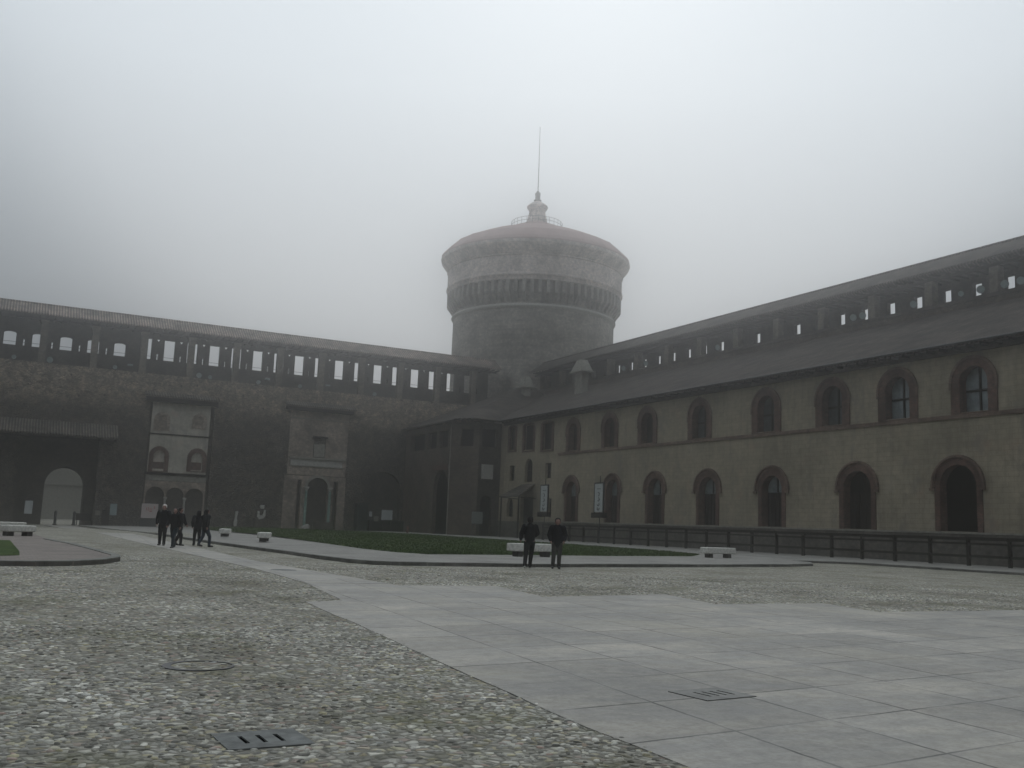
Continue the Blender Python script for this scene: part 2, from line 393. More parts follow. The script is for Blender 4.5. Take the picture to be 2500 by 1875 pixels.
M = dict(
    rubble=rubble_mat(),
    brick=brick_mat('old_brick', (.075, .058, .047), (.115, .09, .072), (.09, .08, .07), patch=(.15, .135, .115)),
    pier=brick_mat('pier_brick', (.12, .105, .085), (.17, .145, .12), (.13, .12, .105)),
    inner=brick_mat('walkway_brick', (.05, .046, .042), (.08, .07, .06), (.06, .055, .05)),
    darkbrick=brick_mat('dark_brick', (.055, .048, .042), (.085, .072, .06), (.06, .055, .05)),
    red=brick_mat('terracotta_surround', (.135, .072, .058), (.085, .057, .047), (.10, .083, .073)),
    redpale=brick_mat('terracotta_moulding', (.17, .115, .09), (.12, .085, .07), (.13, .105, .09)),
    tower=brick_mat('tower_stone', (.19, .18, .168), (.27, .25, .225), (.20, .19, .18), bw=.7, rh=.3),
    towerhi=brick_mat('tower_brick_fog_paled', (.43, .37, .35), (.50, .44, .42), (.45, .41, .39), bw=.5, rh=.14),  # fog fade of the tower top put into the brick colour
    towerroof=plain('tower_roof_fog_paled', (.34, .24, .225), .9, .1, var=.1, sc_=.6, bmp=.1),  # tile colour lightened to carry the fog fade
    tile=tile_mat('roof_tiles_weathered', (.068, .058, .052), (.11, .095, .086), 'Y'),
    tileL=tile_mat('roof_tiles_pale', (.21, .165, .145), (.30, .25, .22), 'X'),
    tiledark=tile_mat('canopy_tiles', (.11, .10, .09), (.17, .15, .13), 'X'),
    plaster=plaster_mat('ochre_plaster', (.285, .25, .19)),
    plasterpale=plaster_mat('pale_plaster', (.37, .345, .30), .0, False),
    fragbrick=brick_mat('mounted_brick', (.22, .18, .15), (.30, .245, .21), (.26, .235, .205)),
    stone=plain('pale_stone', (.36, .35, .32), .85, .2, var=.2, sc_=3),
    stonedull=plain('weathered_stone', (.22, .21, .18), .9, .15, var=.3, sc_=2.5),
    marble=plain('green_marble', (.20, .30, .26), .5, .4, var=.35, sc_=4),
    plinth=brick_mat('plinth_masonry', (.075, .07, .062), (.105, .097, .085), (.08, .075, .068), bw=.6, rh=.22),
    wood=plain('dark_timber', (.016, .013, .011), .85, .04, var=.4, sc_=5),
    door=plain('dark_door_wood', (.008, .007, .006), .8, .04, var=.3, sc_=4),
    glassdull=plain('dull_window_pane', (.16, .19, .20), .12, .7, var=.35, sc_=2, bmp=.05),
    glassdim=plain('dim_window_pane', (.06, .07, .072), .2, .5, var=.4, sc_=1.5, bmp=.05),
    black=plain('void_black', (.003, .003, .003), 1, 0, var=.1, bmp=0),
    metal=plain('dark_metal', (.03, .032, .034), .5, .4, .4, var=.2),
    lens=plain('lamp_glass', (.22, .27, .27), .2, .6, var=.15, sc_=3, bmp=0),
    white=plain('white_panel', (.40, .42, .41), .6, .3, var=.08, sc_=2, bmp=.05),
    pinkpanel=plain('faded_panel', (.42, .36, .34), .6, .3, var=.1, sc_=2, bmp=.05),
    redink=plain('red_ink', (.36, .10, .08), .7, .2, var=.2, sc_=8, bmp=0),
    ink=plain('dark_ink', (.03, .035, .035), .7, .2, var=.2, bmp=0),
    bench=plain('bench_granite', (.56, .545, .50), .85, .2, var=.25, sc_=9, bmp=.25),
    benchleg=plain('bench_leg_stone', (.05, .048, .043), .9, .1, var=.3, sc_=5),
    kerb=plain('kerb_stone', (.17, .168, .15), .85, .25, var=.4, sc_=1.3, bmp=.4, dist=.03),
    plate=plain('galvanised_plate', (.14, .145, .138), .8, .25, .0, var=.4, sc_=7, bmp=.2),
    plate2=plain('worn_plate', (.15, .148, .135), .6, .4, .1, var=.3, sc_=6, bmp=.2),
    slate=plain('slate_roof', (.12, .12, .12), .7, .3, var=.2, sc_=2),
    cobble=cobble_mat(), pebble=pebble_mat(), slab=slab_mat(), grass=grass_mat(),
    pave=pave_mat('grey_setts', (.25, .24, .22)), paveP=pave_mat('pinkish_setts', (.215, .185, .165)), paveW=pave_mat('pale_gravel_strip', (.27, .265, .245)),
)

# ------------------------------------------------------------------ ground
def sheet(name, x0, x1, y0, y1, nx, ny, z, m, kind='structure'):
    v = []; f = []
    for j in range(ny+1):
        for i in range(nx+1):
            x = x0+(x1-x0)*i/nx; y = y0+(y1-y0)*j/ny; v.append((x, y, gz(x, y)+z))
    for j in range(ny):
        for i in range(nx): a = j*(nx+1)+i; f.append((a, a+1, a+nx+2, a+nx+1))
    b = MB(); b.raw(v, f); o = b.build(name, m, smooth=True); tag(o, kind=kind); return o
sheet('ground', -700, 900, -600, 1000, 160, 160, 0, M['cobble'])
def ccw(p):
    a = sum(p[i][0]*p[(i+1) % len(p)][1]-p[(i+1) % len(p)][0]*p[i][1] for i in range(len(p)))
    return p if a > 0 else p[::-1]
STRIP = [(6.4, 22.2), (6.6, 27.9), (6.3, 45), (6.0, 70), (5.6, 100), (5.3, 138), (8.4, 138), (8.2, 100), (8.2, 70), (8.0, 45), (7.75, 33), (8.4, 22.2)]
SLAB = [(3.72, 2.0), (3.92, 4.2), (4.0, 5.12), (4.07, 7.01), (4.19, 8.18), (4.61, 12.84), (4.97, 17.2), (5.75, 17.5), (6.4, 22.2), (8.4, 22.2), (8.45, 21.6), (11.05, 21.8), (10.46, 18.4), (14.32, 19.3), (13.6, 16.6), (16.9, 16.8), (16.35, 14.7), (21.4, 15.0), (21.0, 12.4), (27, 13.2), (26.6, 9.6), (34, 10.6), (34, 2)]
for i in range(5):   # the smooth strip that leads to the gate, laid in lengths
    a_, c_ = STRIP[i], STRIP[i+1]; d_, e_ = STRIP[11-i], STRIP[10-i]
    b = MB(); b.prism(ccw([a_, c_, e_, d_]), lambda x, y: gz(x, y)-.1, lambda x, y: gz(x, y)+.012); tag(b.build('path', M['slab']), kind='structure')
SL2 = []
for i, p in enumerate(SLAB):
    q = SLAB[(i+1) % len(SLAB)]; SL2.append(p); d = math.dist(p, q)
    if p[1] < 30 and q[1] < 30 and p[0] < 30 and q[0] < 30:
        k = int(d/.6)
        for j in range(1, k):
            t_ = j/k; o1, o2 = random.uniform(-.022, .022), random.uniform(-.022, .022)
            SL2.append((p[0]+(q[0]-p[0])*t_+o1, p[1]+(q[1]-p[1])*t_+o2))
b = MB(); b.prism(ccw([(x, y) for x, y in SL2]), -.1, lambda x, y: .008 + gz(x, y)); tag(b.build('slab_paving', M['slab']), kind='structure')

def ribbon(pts, wdt, z0, z1, name, m, closed=False):
    """raised kerb following a line; inner side to the left of travel"""
    n = len(pts); P2 = [Vector((x, y)) for x, y in pts]; L_, R_ = [], []
    for i in range(n):
        a = P2[max(i-1, 0)]; c = P2[min(i+1, n-1)]; d = (c-a).normalized(); nn = Vector((-d.y, d.x))
        L_.append(P2[i]+nn*wdt); R_.append(P2[i])
    bb = MB()
    for i in range(n-1):
        # separate stones with thin joints
        seglen = (P2[i+1]-P2[i]).length; k = max(1, int(seglen/1.0))
        for q in range(k):
            t0 = q/k+.006/seglen; t1 = (q+1)/k-.006/seglen
            p = [R_[i].lerp(R_[i+1], t0), R_[i].lerp(R_[i+1], t1), L_[i].lerp(L_[i+1], t1), L_[i].lerp(L_[i+1], t0)]
            dz = random.uniform(-.006, .006)
            bb.prism(ccw([(v.x, v.y) for v in p]), lambda x, y: gz(x, y)+z0, lambda x, y, dz=dz: gz(x, y)+z1+dz)
    return bb.build(name, m, bevel=.012)
ISL = [(9.4, 138), (9.4, 100), (9.6, 70), (9.9, 52), (10.25, 44.8), (10.6, 40), (10.72, 35.5), (11.0, 32.9), (11.5, 31.9), (12.3, 31.6), (17.8, 32.2), (27.8, 35.2), (36.0, 38.0), (39.4, 39.9), (41.3, 42.0), (43.2, 45.2), (47, 44.0), (47.5, 33), (46.5, 8), (45, -40)]
ISL2 = ISL + [(60, -40), (60, 118.4), (54.2, 122), (54.2, 139), (54, 138.9)]
b = MB(); b.prism(ccw(ISL2), lambda x, y: gz(x, y)-.1, lambda x, y: gz(x, y)+.115); tag(b.build('lawn_pavement', M['pave']), kind='structure')
tag(ribbon(ISL[2:-1], .22, -.1, .135, 'kerb', M['kerb']), kind='structure')
ISLB = [(-26, 27.2), (0.2, 27.5), (1.0, 27.6), (1.9, 28.1), (2.75, 29.3), (3.35, 31), (3.5, 32.6), (3.2, 38), (2.84, 43), (2.2, 48), (1.8, 58), (-26, 58)]
b = MB(); b.prism(ccw(ISLB), -.1, .115); tag(b.build('corner_pavement', M['paveP']), kind='structure')
tag(ribbon(ISLB[:-2], .26, -.1, .14, 'kerb', M['kerb']), kind='structure')
def lawn(name, pts, z):
    bm = bmesh.new(); vs = [bm.verts.new((x, y, 0)) for x, y in pts]; bm.faces.new(vs)
    bmesh.ops.triangulate(bm, faces=bm.faces)
    bmesh.ops.subdivide_edges(bm, edges=bm.edges, cuts=3, use_grid_fill=True)
    for _ in range(3):
        es = [e for e in bm.edges if e.calc_length() > .7]
        if es: bmesh.ops.subdivide_edges(bm, edges=es, cuts=1)
        bmesh.ops.triangulate(bm, faces=bm.faces)
    for v in bm.verts: v.co.z = gz(v.co.x, v.co.y)+z+.03*(0 if v.is_boundary else 1)*random.random()+.0
    me = bpy.data.meshes.new(name); bm.to_mesh(me); bm.free(); me.materials.append(M['grass'])
    o = bpy.data.objects.new(name, me); COL.objects.link(o); return tag(o, kind='stuff', label='short wet lawn between the pavements', cat='grass')
LAWN = [(16.1, 42.2), (17.0, 40.3), (22.2, 42.2), (29.7, 44.7), (37.6, 48.1), (42.0, 52.8), (44.6, 60), (46, 75), (46.4, 95), (46, 114), (40, 124), (30, 127), (22, 126), (19.4, 110), (18.6, 78), (16.8, 56), (16, 46.5)]
o = lawn('grass', ccw(LAWN), .125); o['label'] = 'short dark green lawn in front of the mounted facade and the palace'
o = lawn('grass', ccw([(-20, 29.2), (0.25, 30.6), (.7, 31.1), (.75, 34), (.6, 45), (-20, 44.6)]), .125); o['label'] = 'corner of dark lawn beside the pinkish paving at far left'
# grass blades along the near lawn edges
def blades(name, poly, n, label):
    from mathutils.geometry import intersect_point_line
    xs = []; v = []; f = []
    px_ = [p[0] for p in poly]; py_ = [p[1] for p in poly]
    def inside(x, y):
        c = False; j = len(poly)-1
        for i in range(len(poly)):
            if (poly[i][1] > y) != (poly[j][1] > y) and x < (poly[j][0]-poly[i][0])*(y-poly[i][1])/(poly[j][1]-poly[i][1])+poly[i][0]: c = not c
            j = i
        return c
    k = 0
    while k < n:
        x = random.uniform(min(px_), max(px_)); y = min(py_)+(max(py_)-min(py_))*random.random()**2.2
        if not inside(x, y): continue
        h = random.uniform(.03, .09)*(1.3 if random.random() < .1 else 1); a = random.uniform(0, 6.28); wd = .012+.0007*y
        dx, dy = math.cos(a)*wd, math.sin(a)*wd; lx, ly = random.gauss(0, .025), random.gauss(0, .025)
        z = gz(x, y)+.125; i = len(v); v += [(x-dx, y-dy, z), (x+dx, y+dy, z), (x+lx, y+ly, z+h)]; f.append((i, i+1, i+2)); k += 1
    me = bpy.data.meshes.new(name); me.from_pydata(v, [], f); me.materials.append(M['grass'])
    o = bpy.data.objects.new(name, me); COL.objects.link(o); tag(o, label, 'grass', kind='stuff')
blades('grass', LAWN, 45000, 'blades of grass along the near side of the big lawn')
# pale strip between lawn and buildings
b = MB()
for pts in ([(47.2, 46), (49.2, 46), (49.8, 116), (47.8, 116)], [(14, 129.5), (46, 128.0), (49.8, 116.1), (51.8, 117.5), (48.2, 131), (14, 132.4)]):
    b.prism(ccw(pts), lambda x, y: gz(x, y)+.1, lambda x, y: gz(x, y)+.125)
tag(b.build('pale_path', M['paveW']), kind='structure')

# pebbles set in the paving near the viewer
def inpoly(poly, X, Y):
    c = np.zeros(X.shape, bool); j = len(poly)-1
    for i in range(len(poly)):
        xi, yi = poly[i]; xj, yj = poly[j]
        c ^= ((yi > Y) != (yj > Y)) & (X < (xj-xi)*(Y-yi)/(yj-yi+1e-12)+xi); j = i
    return c
def pebbles(X0, X1, Y0, Y1, dmin, dmax, dens, K, rings, g, rmin, rmax, seed, label):
    rng = np.random.default_rng(seed)
    nx, ny = int((X1-X0)/g), int((Y1-Y0)/g)
    gx, gy = np.meshgrid(np.arange(nx), np.arange(ny))
    px_ = X0+(gx+.5*(gy % 2)+rng.uniform(-.42, .42, gx.shape))*g; py_ = Y0+(gy+rng.uniform(-.42, .42, gx.shape))*g
    px_ = px_.ravel(); py_ = py_.ravel()
    lat = px_*Rt0.x+py_*Rt0.y; dep = px_*math.sin(YAW)+py_*math.cos(YAW)
    keep = (np.abs(lat) < dep*.56+.8) & (dep > dmin) & (dep < dmax)
    keep &= ~inpoly([(x+.045, y) for x, y in SLAB], px_, py_) & ~inpoly(STRIP, px_, py_) & ~inpoly(ISL2, px_, py_) & ~inpoly(ISLB, px_, py_)
    keep &= ~((px_ > 1.435) & (px_ < 1.965) & (py_ > 6.43) & (py_ < 6.89))
    rr = np.hypot(px_-1.9, py_-10.0); keep &= ~((rr > .27) & (rr < .36))
    # bare mortar patches and worn lanes
    pat = np.sin(px_*.9+1.3*np.sin(py_*.6))+np.sin(py_*1.1+px_*.35+2)+.8*np.sin(px_*2.3-py_*1.7)
    keep &= rng.random(px_.shape) < np.clip(dens-.2*pat, .12, .98)
    px_ = px_[keep]; py_ = py_[keep]; n = len(px_)
    a = rng.normal(.15, .9, n); ra = rng.uniform(rmin, rmax, n); rb = ra*rng.uniform(.5, .9, n); h = rng.uniform(.002, .013, n)
    big = rng.random(n) < .06; ra[big] *= 1.4; h[big] *= 1.3
    nr = len(rings); V = np.empty((n, nr*K+1, 3)); tilt = rng.normal(0, .07, (n, 2))
    for ri, (rr_, hh) in enumerate(rings):
        for k in range(K):
            t = 2*np.pi*k/K; jit = 1+rng.uniform(-.16, .16, n)
            lx = ra*rr_*np.cos(t)*jit; ly = rb*rr_*np.sin(t)*jit
            V[:, ri*K+k, 0] = px_+lx*np.cos(a)-ly*np.sin(a); V[:, ri*K+k, 1] = py_+lx*np.sin(a)+ly*np.cos(a)
            V[:, ri*K+k, 2] = h*hh+lx*tilt[:, 0]+ly*tilt[:, 1]
    V[:, -1, 0] = px_; V[:, -1, 1] = py_; V[:, -1, 2] = h
    fs = []
    for ri in range(nr-1):
        for k in range(K): q = (k+1) % K; fs.append([ri*K+k, ri*K+q, (ri+1)*K+q, (ri+1)*K+k])
    tris = np.array([[(nr-1)*K+k, (nr-1)*K+(k+1) % K, nr*K] for k in range(K)])
    nv = V.shape[1]; base = (np.arange(n)*nv)[:, None, None]
    T = (tris[None]+base).reshape(-1, 3); Q = (np.array(fs)[None]+base).reshape(-1, 4)
    me = bpy.data.meshes.new('pebbles'); me.vertices.add(n*nv); me.vertices.foreach_set('co', V.ravel())
    loops = np.concatenate([Q.ravel(), T.ravel()]); me.loops.add(len(loops)); me.loops.foreach_set('vertex_index', loops.astype(np.int32))
    ls = np.concatenate([np.arange(len(Q))*4, len(Q)*4+np.arange(len(T))*3]); me.polygons.add(len(ls)); me.polygons.foreach_set('loop_start', ls.astype(np.int32))
    me.update(calc_edges=True); me.validate(); me.polygons.foreach_set('use_smooth', [True]*len(me.polygons)); me.materials.append(M['pebble'])
    o = bpy.data.objects.new('pebbles', me); COL.objects.link(o); tag(o, label, 'pebbles', kind='stuff')
    print('pebbles', n)
pebbles(-7.5, 9, 2.5, 16, 3.2, 12.5, .72, 7, [(1.0, -.4), (.86, .5), (.5, .9)], .062, .021, .042, 5, 'river pebbles bedded in mortar close to the viewer, around the drain cover')
pebbles(-9, 36, 6, 40, 12.5, 33, .45, 5, [(1.0, -.4), (.75, .7)], .085, .026, .048, 6, 'river pebbles bedded in mortar farther off, up to the kerbs')

# drain covers and manhole
def drain(cx, cy, lx, ly, slots, label, rz, z=0.02, slotlen=.45):
    t = thing('drain_cover', label, 'drain cover', (cx, cy, 0), 'slotted metal drain covers')
    hol = []
    for s in slots:
        u = -lx/2+s*lx; hol.append([(u-.016, -ly*slotlen/2), (u+.016, -ly*slotlen/2), (u+.016, ly*slotlen/2), (u-.016, ly*slotlen/2)])
    c, s_ = math.cos(rz), math.sin(rz)
    f = lambda u, v, w: (cx+u*c-v*s_, cy+u*s_+v*c, z-w)
    plate('plate', rect(-lx/2, lx/2, -ly/2, ly/2), hol, f, .014, M['plate'] if z < .012 else M['plate2'], t)
    bb = MB(); k = [(-lx*.42, -ly*.42), (lx*.42, -ly*.42), (lx*.42, ly*.42), (-lx*.42, ly*.42)]
    bb.raw([f(u, v, (z-.001 if z < .012 else z-.0095)) for u, v in k], [(0, 1, 2, 3)]); bb.build('pit', M['black'], t)
drain(1.70, 6.66, .56, .49, (.28, .49, .70), 'grey metal drain cover with three slots set in the pebbles', R(2), z=.0105)
drain(5.96, 7.30, .62, .50, (.3, .46, .62, .78), 'grey metal drain cover with slots set in the slabs', R(6), z=.0165)
t = thing('manhole_cover', 'round pebbled manhole cover with a dark rim in the cobbles', 'manhole cover', (1.9, 10.0, 0))
def arcband(cx, cy, r0, r1, a0, a1, z, n=20):
    v = []
    for i in range(n+1):
        a = a0+(a1-a0)*i/n; w_ = 1-.6*abs(2*i/n-1)
        rm_ = (r0+r1)/2; h_ = (r1-r0)/2*w_
        for r_ in (rm_-h_, rm_+h_): v += [(cx+r_*math.cos(a), cy+r_*math.sin(a), z), (cx+r_*math.cos(a), cy+r_*math.sin(a), z-.012)]
    f = []
    for i in range(n): k = 4*i; f += [(k, k+2, k+6, k+4), (k+1, k+5, k+7, k+3), (k, k+4, k+5, k+1), (k+2, k+3, k+7, k+6)]
    f += [(0, 1, 3, 2), (4*n, 4*n+2, 4*n+3, 4*n+1)]
    return MB().raw(v, f)
for a0, a1, wd in ((1.5, 4.7, .06), (4.4, 6.3, .026), (6.4, 7.9, .02)): arcband(1.9, 10.0, .30-wd/2, .30+wd, a0, a1, .009).build('rim', M['metal'], t)
b = MB(); b.lathe((1.9, 10.0), [(.285, .0005), (.285, .003)], 40); b.build('lid', M['cobble'], t)
t = thing('manhole_cover', 'flat oval manhole cover in the smooth path near the lawn corner', 'manhole cover', (7.3, 27.6, 0))
b = MB(); b.lathe((7.3, 27.6), [(.36, .002), (.36, .016)], 32); b.build('lid', M['plate'], t)

# ------------------------------------------------------------------ left curtain wall (front face Y=139)
YW = 139.0
cw = thing('castle_wall', 'long brick and rubble curtain wall with roofed walkway, left of the round tower', 'castle wall', (30, YW, 0))
GATE = rect(1.86, 11.23, -1.2, 10.6)
blind = arch(48.0, 53.7, -.5, 8.85, 20, 2.6)
blocked = []
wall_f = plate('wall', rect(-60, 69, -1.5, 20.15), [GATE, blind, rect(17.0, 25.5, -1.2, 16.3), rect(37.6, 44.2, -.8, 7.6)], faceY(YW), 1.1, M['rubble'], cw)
b = MB()
b.box((-60, YW+1.1, -1.5), (1.2, YW+4.4, 19.9)); b.box((12.2, YW+1.1, -1.5), (69, YW+4.4, 19.9)); b.box((1.2, YW+1.1, 10.8), (12.2, YW+4.4, 19.9))
b.build('wall_core', M['darkbrick'], cw)
# merlon wall behind the walkway
rects = []
xs = []
x = 19.2-3.1*1
while x < 68: xs.append(x); x += 3.085
mw = []
for x in xs:
    mw.append(rect(x-.70, x+.70, 22.55, 25.44))
for i in range(len(xs)):
    c = xs[i]+1.54; mw.append(rect(c-.085, c+.085, 22.57, 23.4)); mw.append([(c, 25.08), (c+.24, 25.47), (c-.24, 25.47)])
x = 12.72
while x > -58:
    mw.append(arch(x-.73, x+.73, 22.52, 24.33, 8, .22)); c = x-1.68; mw.append(rect(c-.08, c+.08, 22.55, 23.42)); x -= 3.37
mer = plate('merlon_wall', rect(-60, 69, 19.9, 27.3), mw, faceY(YW+3.0), .55, M['inner'], cw)
# roof over the walkway
def gable_roof(name, m, parent, a0, a1, cB, half, ze, zr, axis):
    bb = MB(); th = .16
    for sgn in (-1, 1):
        p = [(cB+sgn*half, ze), (cB, zr), (cB, zr+th), (cB+sgn*half, ze+th)]
        v = []
        for a in (a0, a1):
            for c, z in p: v.append((a, c, z) if axis == 'X' else (c, a, z))
        bb.raw(v, [(0, 1, 2, 3), (7, 6, 5, 4), (0, 4, 5, 1), (1, 5, 6, 2), (2, 6, 7, 3), (3, 7, 4, 0)])
    bb.tube([((a0, cB, zr+th) if axis == 'X' else (cB, a0, zr+th)), ((a1, cB, zr+th) if axis == 'X' else (cB, a1, zr+th))], .16, 6)
    return bb.build(name, m, parent)
gable_roof('roof', M['tileL'], cw, -60, 69.5, YW+1.55, 2.55, 26.25, 27.9, 'X')
MB().box((-60, YW-.02, 25.75), (69, YW+.25, 26.0)).build('wall_plate', M['wood'], cw)
x = -3.0
while x < 69: MB().box((x, YW-.9, 26.02), (x+.1, YW+3, 26.2)).build('rafter', M['wood'], cw); x += .9
px0 = [3.16+6.19*i for i in range(-10, 11)]
for x in px0:
    if x > 68.5: continue
    bb = MB(); bb.box((x-.42, YW+.02, 20.15), (x+.42, YW+.85, 25.75)); bb.box((x-.5, YW-.05, 25.4), (x+.5, YW+.9, 25.75)); bb.build('pier', M['pier'], cw)
b = MB(); b.tube([(-60, YW+2.85, 22.93), (69, YW+2.85, 22.93)], .028, 6); b.build('railing', M['metal'], cw)

# gate passage: recess, inner wall with arch, vault
g = thing('castle_gate', 'deep dark gate recess with a round arch through the wall at far left', 'gate', (7.5, YW+4, 0))
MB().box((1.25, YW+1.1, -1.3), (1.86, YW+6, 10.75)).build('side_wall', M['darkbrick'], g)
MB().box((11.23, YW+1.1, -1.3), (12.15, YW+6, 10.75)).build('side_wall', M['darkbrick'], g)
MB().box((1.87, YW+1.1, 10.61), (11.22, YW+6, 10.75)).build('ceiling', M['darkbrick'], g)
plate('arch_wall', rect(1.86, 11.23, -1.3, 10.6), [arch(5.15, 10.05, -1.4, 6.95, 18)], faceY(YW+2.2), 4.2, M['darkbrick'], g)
cn = thing('gate_canopy', 'lean-to tiled canopy over the dark gate recess', 'canopy', (6, YW-1, 10.5))
b = MB()
v = [(-9, YW, 12.75), (13.2, YW, 12.75), (13.2, YW-2.6, 10.95), (-9, YW-2.6, 10.95)]
v += [(x, y, z-.18) for x, y, z in v]
b.raw(v, [(0, 1, 2, 3), (7, 6, 5, 4), (0, 3, 7, 4), (1, 5, 6, 2), (2, 6, 7, 3), (0, 4, 5, 1)]); b.build('tiles', M['tiledark'], cn)
MB().box((-8.9, YW-2.5, 10.35), (13.0, YW-2.3, 10.54)).build('front_beam', M['wood'], cn)
for i in range(12): MB().box((-8.6+i*1.95, YW-2.4, 10.55), (-8.45+i*1.95, YW, 10.75)).build('rafter', M['wood'], cn)
# far building seen through the gate
fb = thing('far_building', 'pale building seen in fog through the gate arch', 'building', (10, 215, 0))
plate('wall', rect(-40, 60, -1, 16), [rect(-38+9*i, -37+9*i, 9.5, 10.8) for i in range(10)], faceY(215), .5, M['stonedull'], fb)
b = MB(); b.box((-40, 215.55, -1), (60, 224, 16)); b.build('body', M['darkbrick'], fb)
for q in ((6.2, 6.6, .4), (15.6, 16.2, .8)): MB().box((-40, 215-q[2], q[0]), (60, 214.98, q[1])).build('cornice', M['stonedull'], fb)

# mounted facade 1 (two storeys of brick windows over three arches)
f1 = thing('mounted_facade', 'tall pale facade fragment with four brick windows above three arches, set in the left wall', 'facade', (21, YW, 0))
FY = YW-.05
panel_holes = [arch(18.0, 19.3, 12.6, 14.6, 10), arch(22.95, 24.2, 13.2, 14.85, 10), arch(17.95, 19.4, 7.35, 9.7, 12), arch(22.9, 24.3, 7.45, 9.85, 12)]
plate('upper_wall', rect(17.3, 24.95, 6.9, 16.35), panel_holes, faceY(FY), .4, M['plasterpale'], f1)
ar = [arch(17.55, 19.45, -1.3, 4.95, 12), arch(20.35, 22.25, -1.3, 4.95, 12), arch(23.05, 24.9, -1.3, 4.95, 12)]
plate('arcade_wall', rect(17.2, 25.1, -1.2, 5.75), [arch(17.4, 19.8, -1.1, 4.95, 14), arch(20.02, 22.3, -1.1, 4.95, 14), arch(22.52, 24.9, -1.1, 4.95, 14)], faceY(FY), .6, M['fragbrick'], f1)
for q in ((17.1, -.25, 6.56, 6.86), (17.2, -.12, 11.98, 12.14)): MB().box((q[0], FY+q[1], q[2]), (25.0, FY+.3, q[3])).build('cornice', M['wood'], f1)
b = MB(); b.box((17.2, FY-.06, 5.78), (25.05, FY+.3, 6.55)); b.build('frieze', M['stonedull'], f1)
b = MB(); v = [(16.1, YW-.02, 17.75), (25.9, YW-.02, 17.75), (25.9, YW-1.3, 17.15), (16.1, YW-1.3, 17.15)]; v += [(x, y, z-.16) for x, y, z in v]
b.raw(v, [(0, 1, 2, 3), (7, 6, 5, 4), (0, 3, 7, 4), (1, 5, 6, 2), (2, 6, 7, 3), (0, 4, 5, 1)]); b.build('roof', M['tiledark'], f1)
b = MB(); b.box((16.3, YW-1.0, 16.4), (25.7, YW-.02, 16.95)); b.build('eaves_beam', M['wood'], f1)
b = MB(); b.box((16.4, FY+.3, -1.2), (25.8, FY+1.5, 16.4)); b.build('back_wall', M['darkbrick'], f1)
for (u0, u1, z0, z1) in ((17.6, 19.7, 12.5, 15.05), (22.6, 24.55, 13.1, 15.25)):
    wn = plate('window', arch(u0, u1, z0, z1, 12), [arch(u0+.42, u1-.42, z0+.1, z1-.42, 10)], faceY(FY-.05), .12, M['fragbrick'], f1)
    pb = MB(); pb.box((u0+.4, FY+.12, z0), (u1-.4, FY+.2, z1-.4)); pb.build('infill', M['fragbrick'], wn)
for (u0, u1, z0, z1) in ((17.4, 19.95, 6.95, 10.4), (22.35, 24.92, 7.2, 10.45)):
    wn = plate('window', arch(u0, u1, z0, z1, 14), [arch(u0+.55, u1-.55, z0+.1, z1-.6, 12)], faceY(FY-.09), .16, M['red'], f1)
    pb = MB(); pb.box((u0+.5, FY+.14, z0), (u1-.5, FY+.22, z0+1.3)); pb.build('infill', M['red'], wn)
    pb = MB(); pb.box((u0+.5, FY+.14, z0+1.31), (u1-.5, FY+.22, z1-.5)); pb.build('pane', M['plasterpale'], wn)
def column(x, y, z0, z1, r, m, parent):
    bb = MB(); bb.lathe((x, y), [(r*1.0, z0+.25), (r, z0+.3), (r*1.03, z0+(z1-z0)*.4), (r*.88, z1-.45), (r*1.0, z1-.42)], 16); c = bb.build('column', m, parent, smooth=True)
    bb = MB(); bb.lathe((x, y), [(r*1.5, z0), (r*1.5, z0+.12), (r*1.15, z0+.25)], 16); bb.build('base', M['stone'], c)
    bb = MB(); bb.lathe((x, y), [(r*.95, z1-.42), (r*1.1, z1-.3), (r*1.7, z1-.1), (r*1.7, z1)], 16); bb.box((x-r*1.7, y-r*1.7, z1), (x+r*1.7, y+r*1.7, z1+.14)); bb.build('capital', M['stone'], c)
for x in (19.91, 22.41): column(x, FY-.2, -.55, 3.5, .14, M['stone'], f1)
b = MB(); b.box((17.3, FY-.9, -1), (25.3, FY-.06, -.28)); b.build('step', M['stonedull'], f1)

# mounted facade 2 (portal)
f2 = thing('mounted_facade', 'brick portal fragment with one arch on green marble columns and a small niche', 'facade', (40.5, YW, 0))
FY2 = YW-.06
plate('upper_wall', rect(36.2, 44.9, 7.7, 17.1), [rect(39.8, 41.6, 10.3, 13.3)], faceY(FY2), .04, M['fragbrick'], f2)
b = MB(); b.box((39.9, FY2-.03, 10.4), (41.5, FY2+.055, 12.3)); b.build('niche_panel', M['stonedull'], f2)
b = MB(); b.box((39.6, FY2-.35, 13.1), (41.8, FY2-.004, 13.4)); b.build('hood', M['wood'], f2)
for q in ((36.3, .3, 10.0, 44.7, 10.28), (36.5, .12, 8.9, 44.4, 9.04), (36.2, .12, 15.75, 44.9, 15.9)): MB().box((q[0], FY2-q[1], q[2]), (q[3], FY2-.004, q[4])).build('cornice', M['stonedull'], f2)
b = MB(); b.box((36.6, FY2-.05, 9.06), (44.3, FY2-.006, 9.98)); b.build('frieze', M['stone'], f2)
plate('portal_wall', rect(35.9, 45.0, -.6, 7.6), [arch(39.3, 42.4, -.5, 7.55-.1, 18), rect(37.85, 38.45, -.5, 7.0), rect(43.2, 43.85, -.5, 7.0)], faceY(FY2), .8, M['fragbrick'], f2)
plate('archivolt', band(38.95, 42.75, 5.9, 7.75, .36, 18), [], faceY(FY2-.08), .076, M['stonedull'], f2)
b = MB(); b.box((37.6, FY2+.85, -.6), (44.2, FY2+1.2, 7.7)); b.build('back_wall', M['darkbrick'], f2)
for x in (39.1, 42.6): column(x, FY2-.35, .0, 5.9, .2, M['marble'], f2)
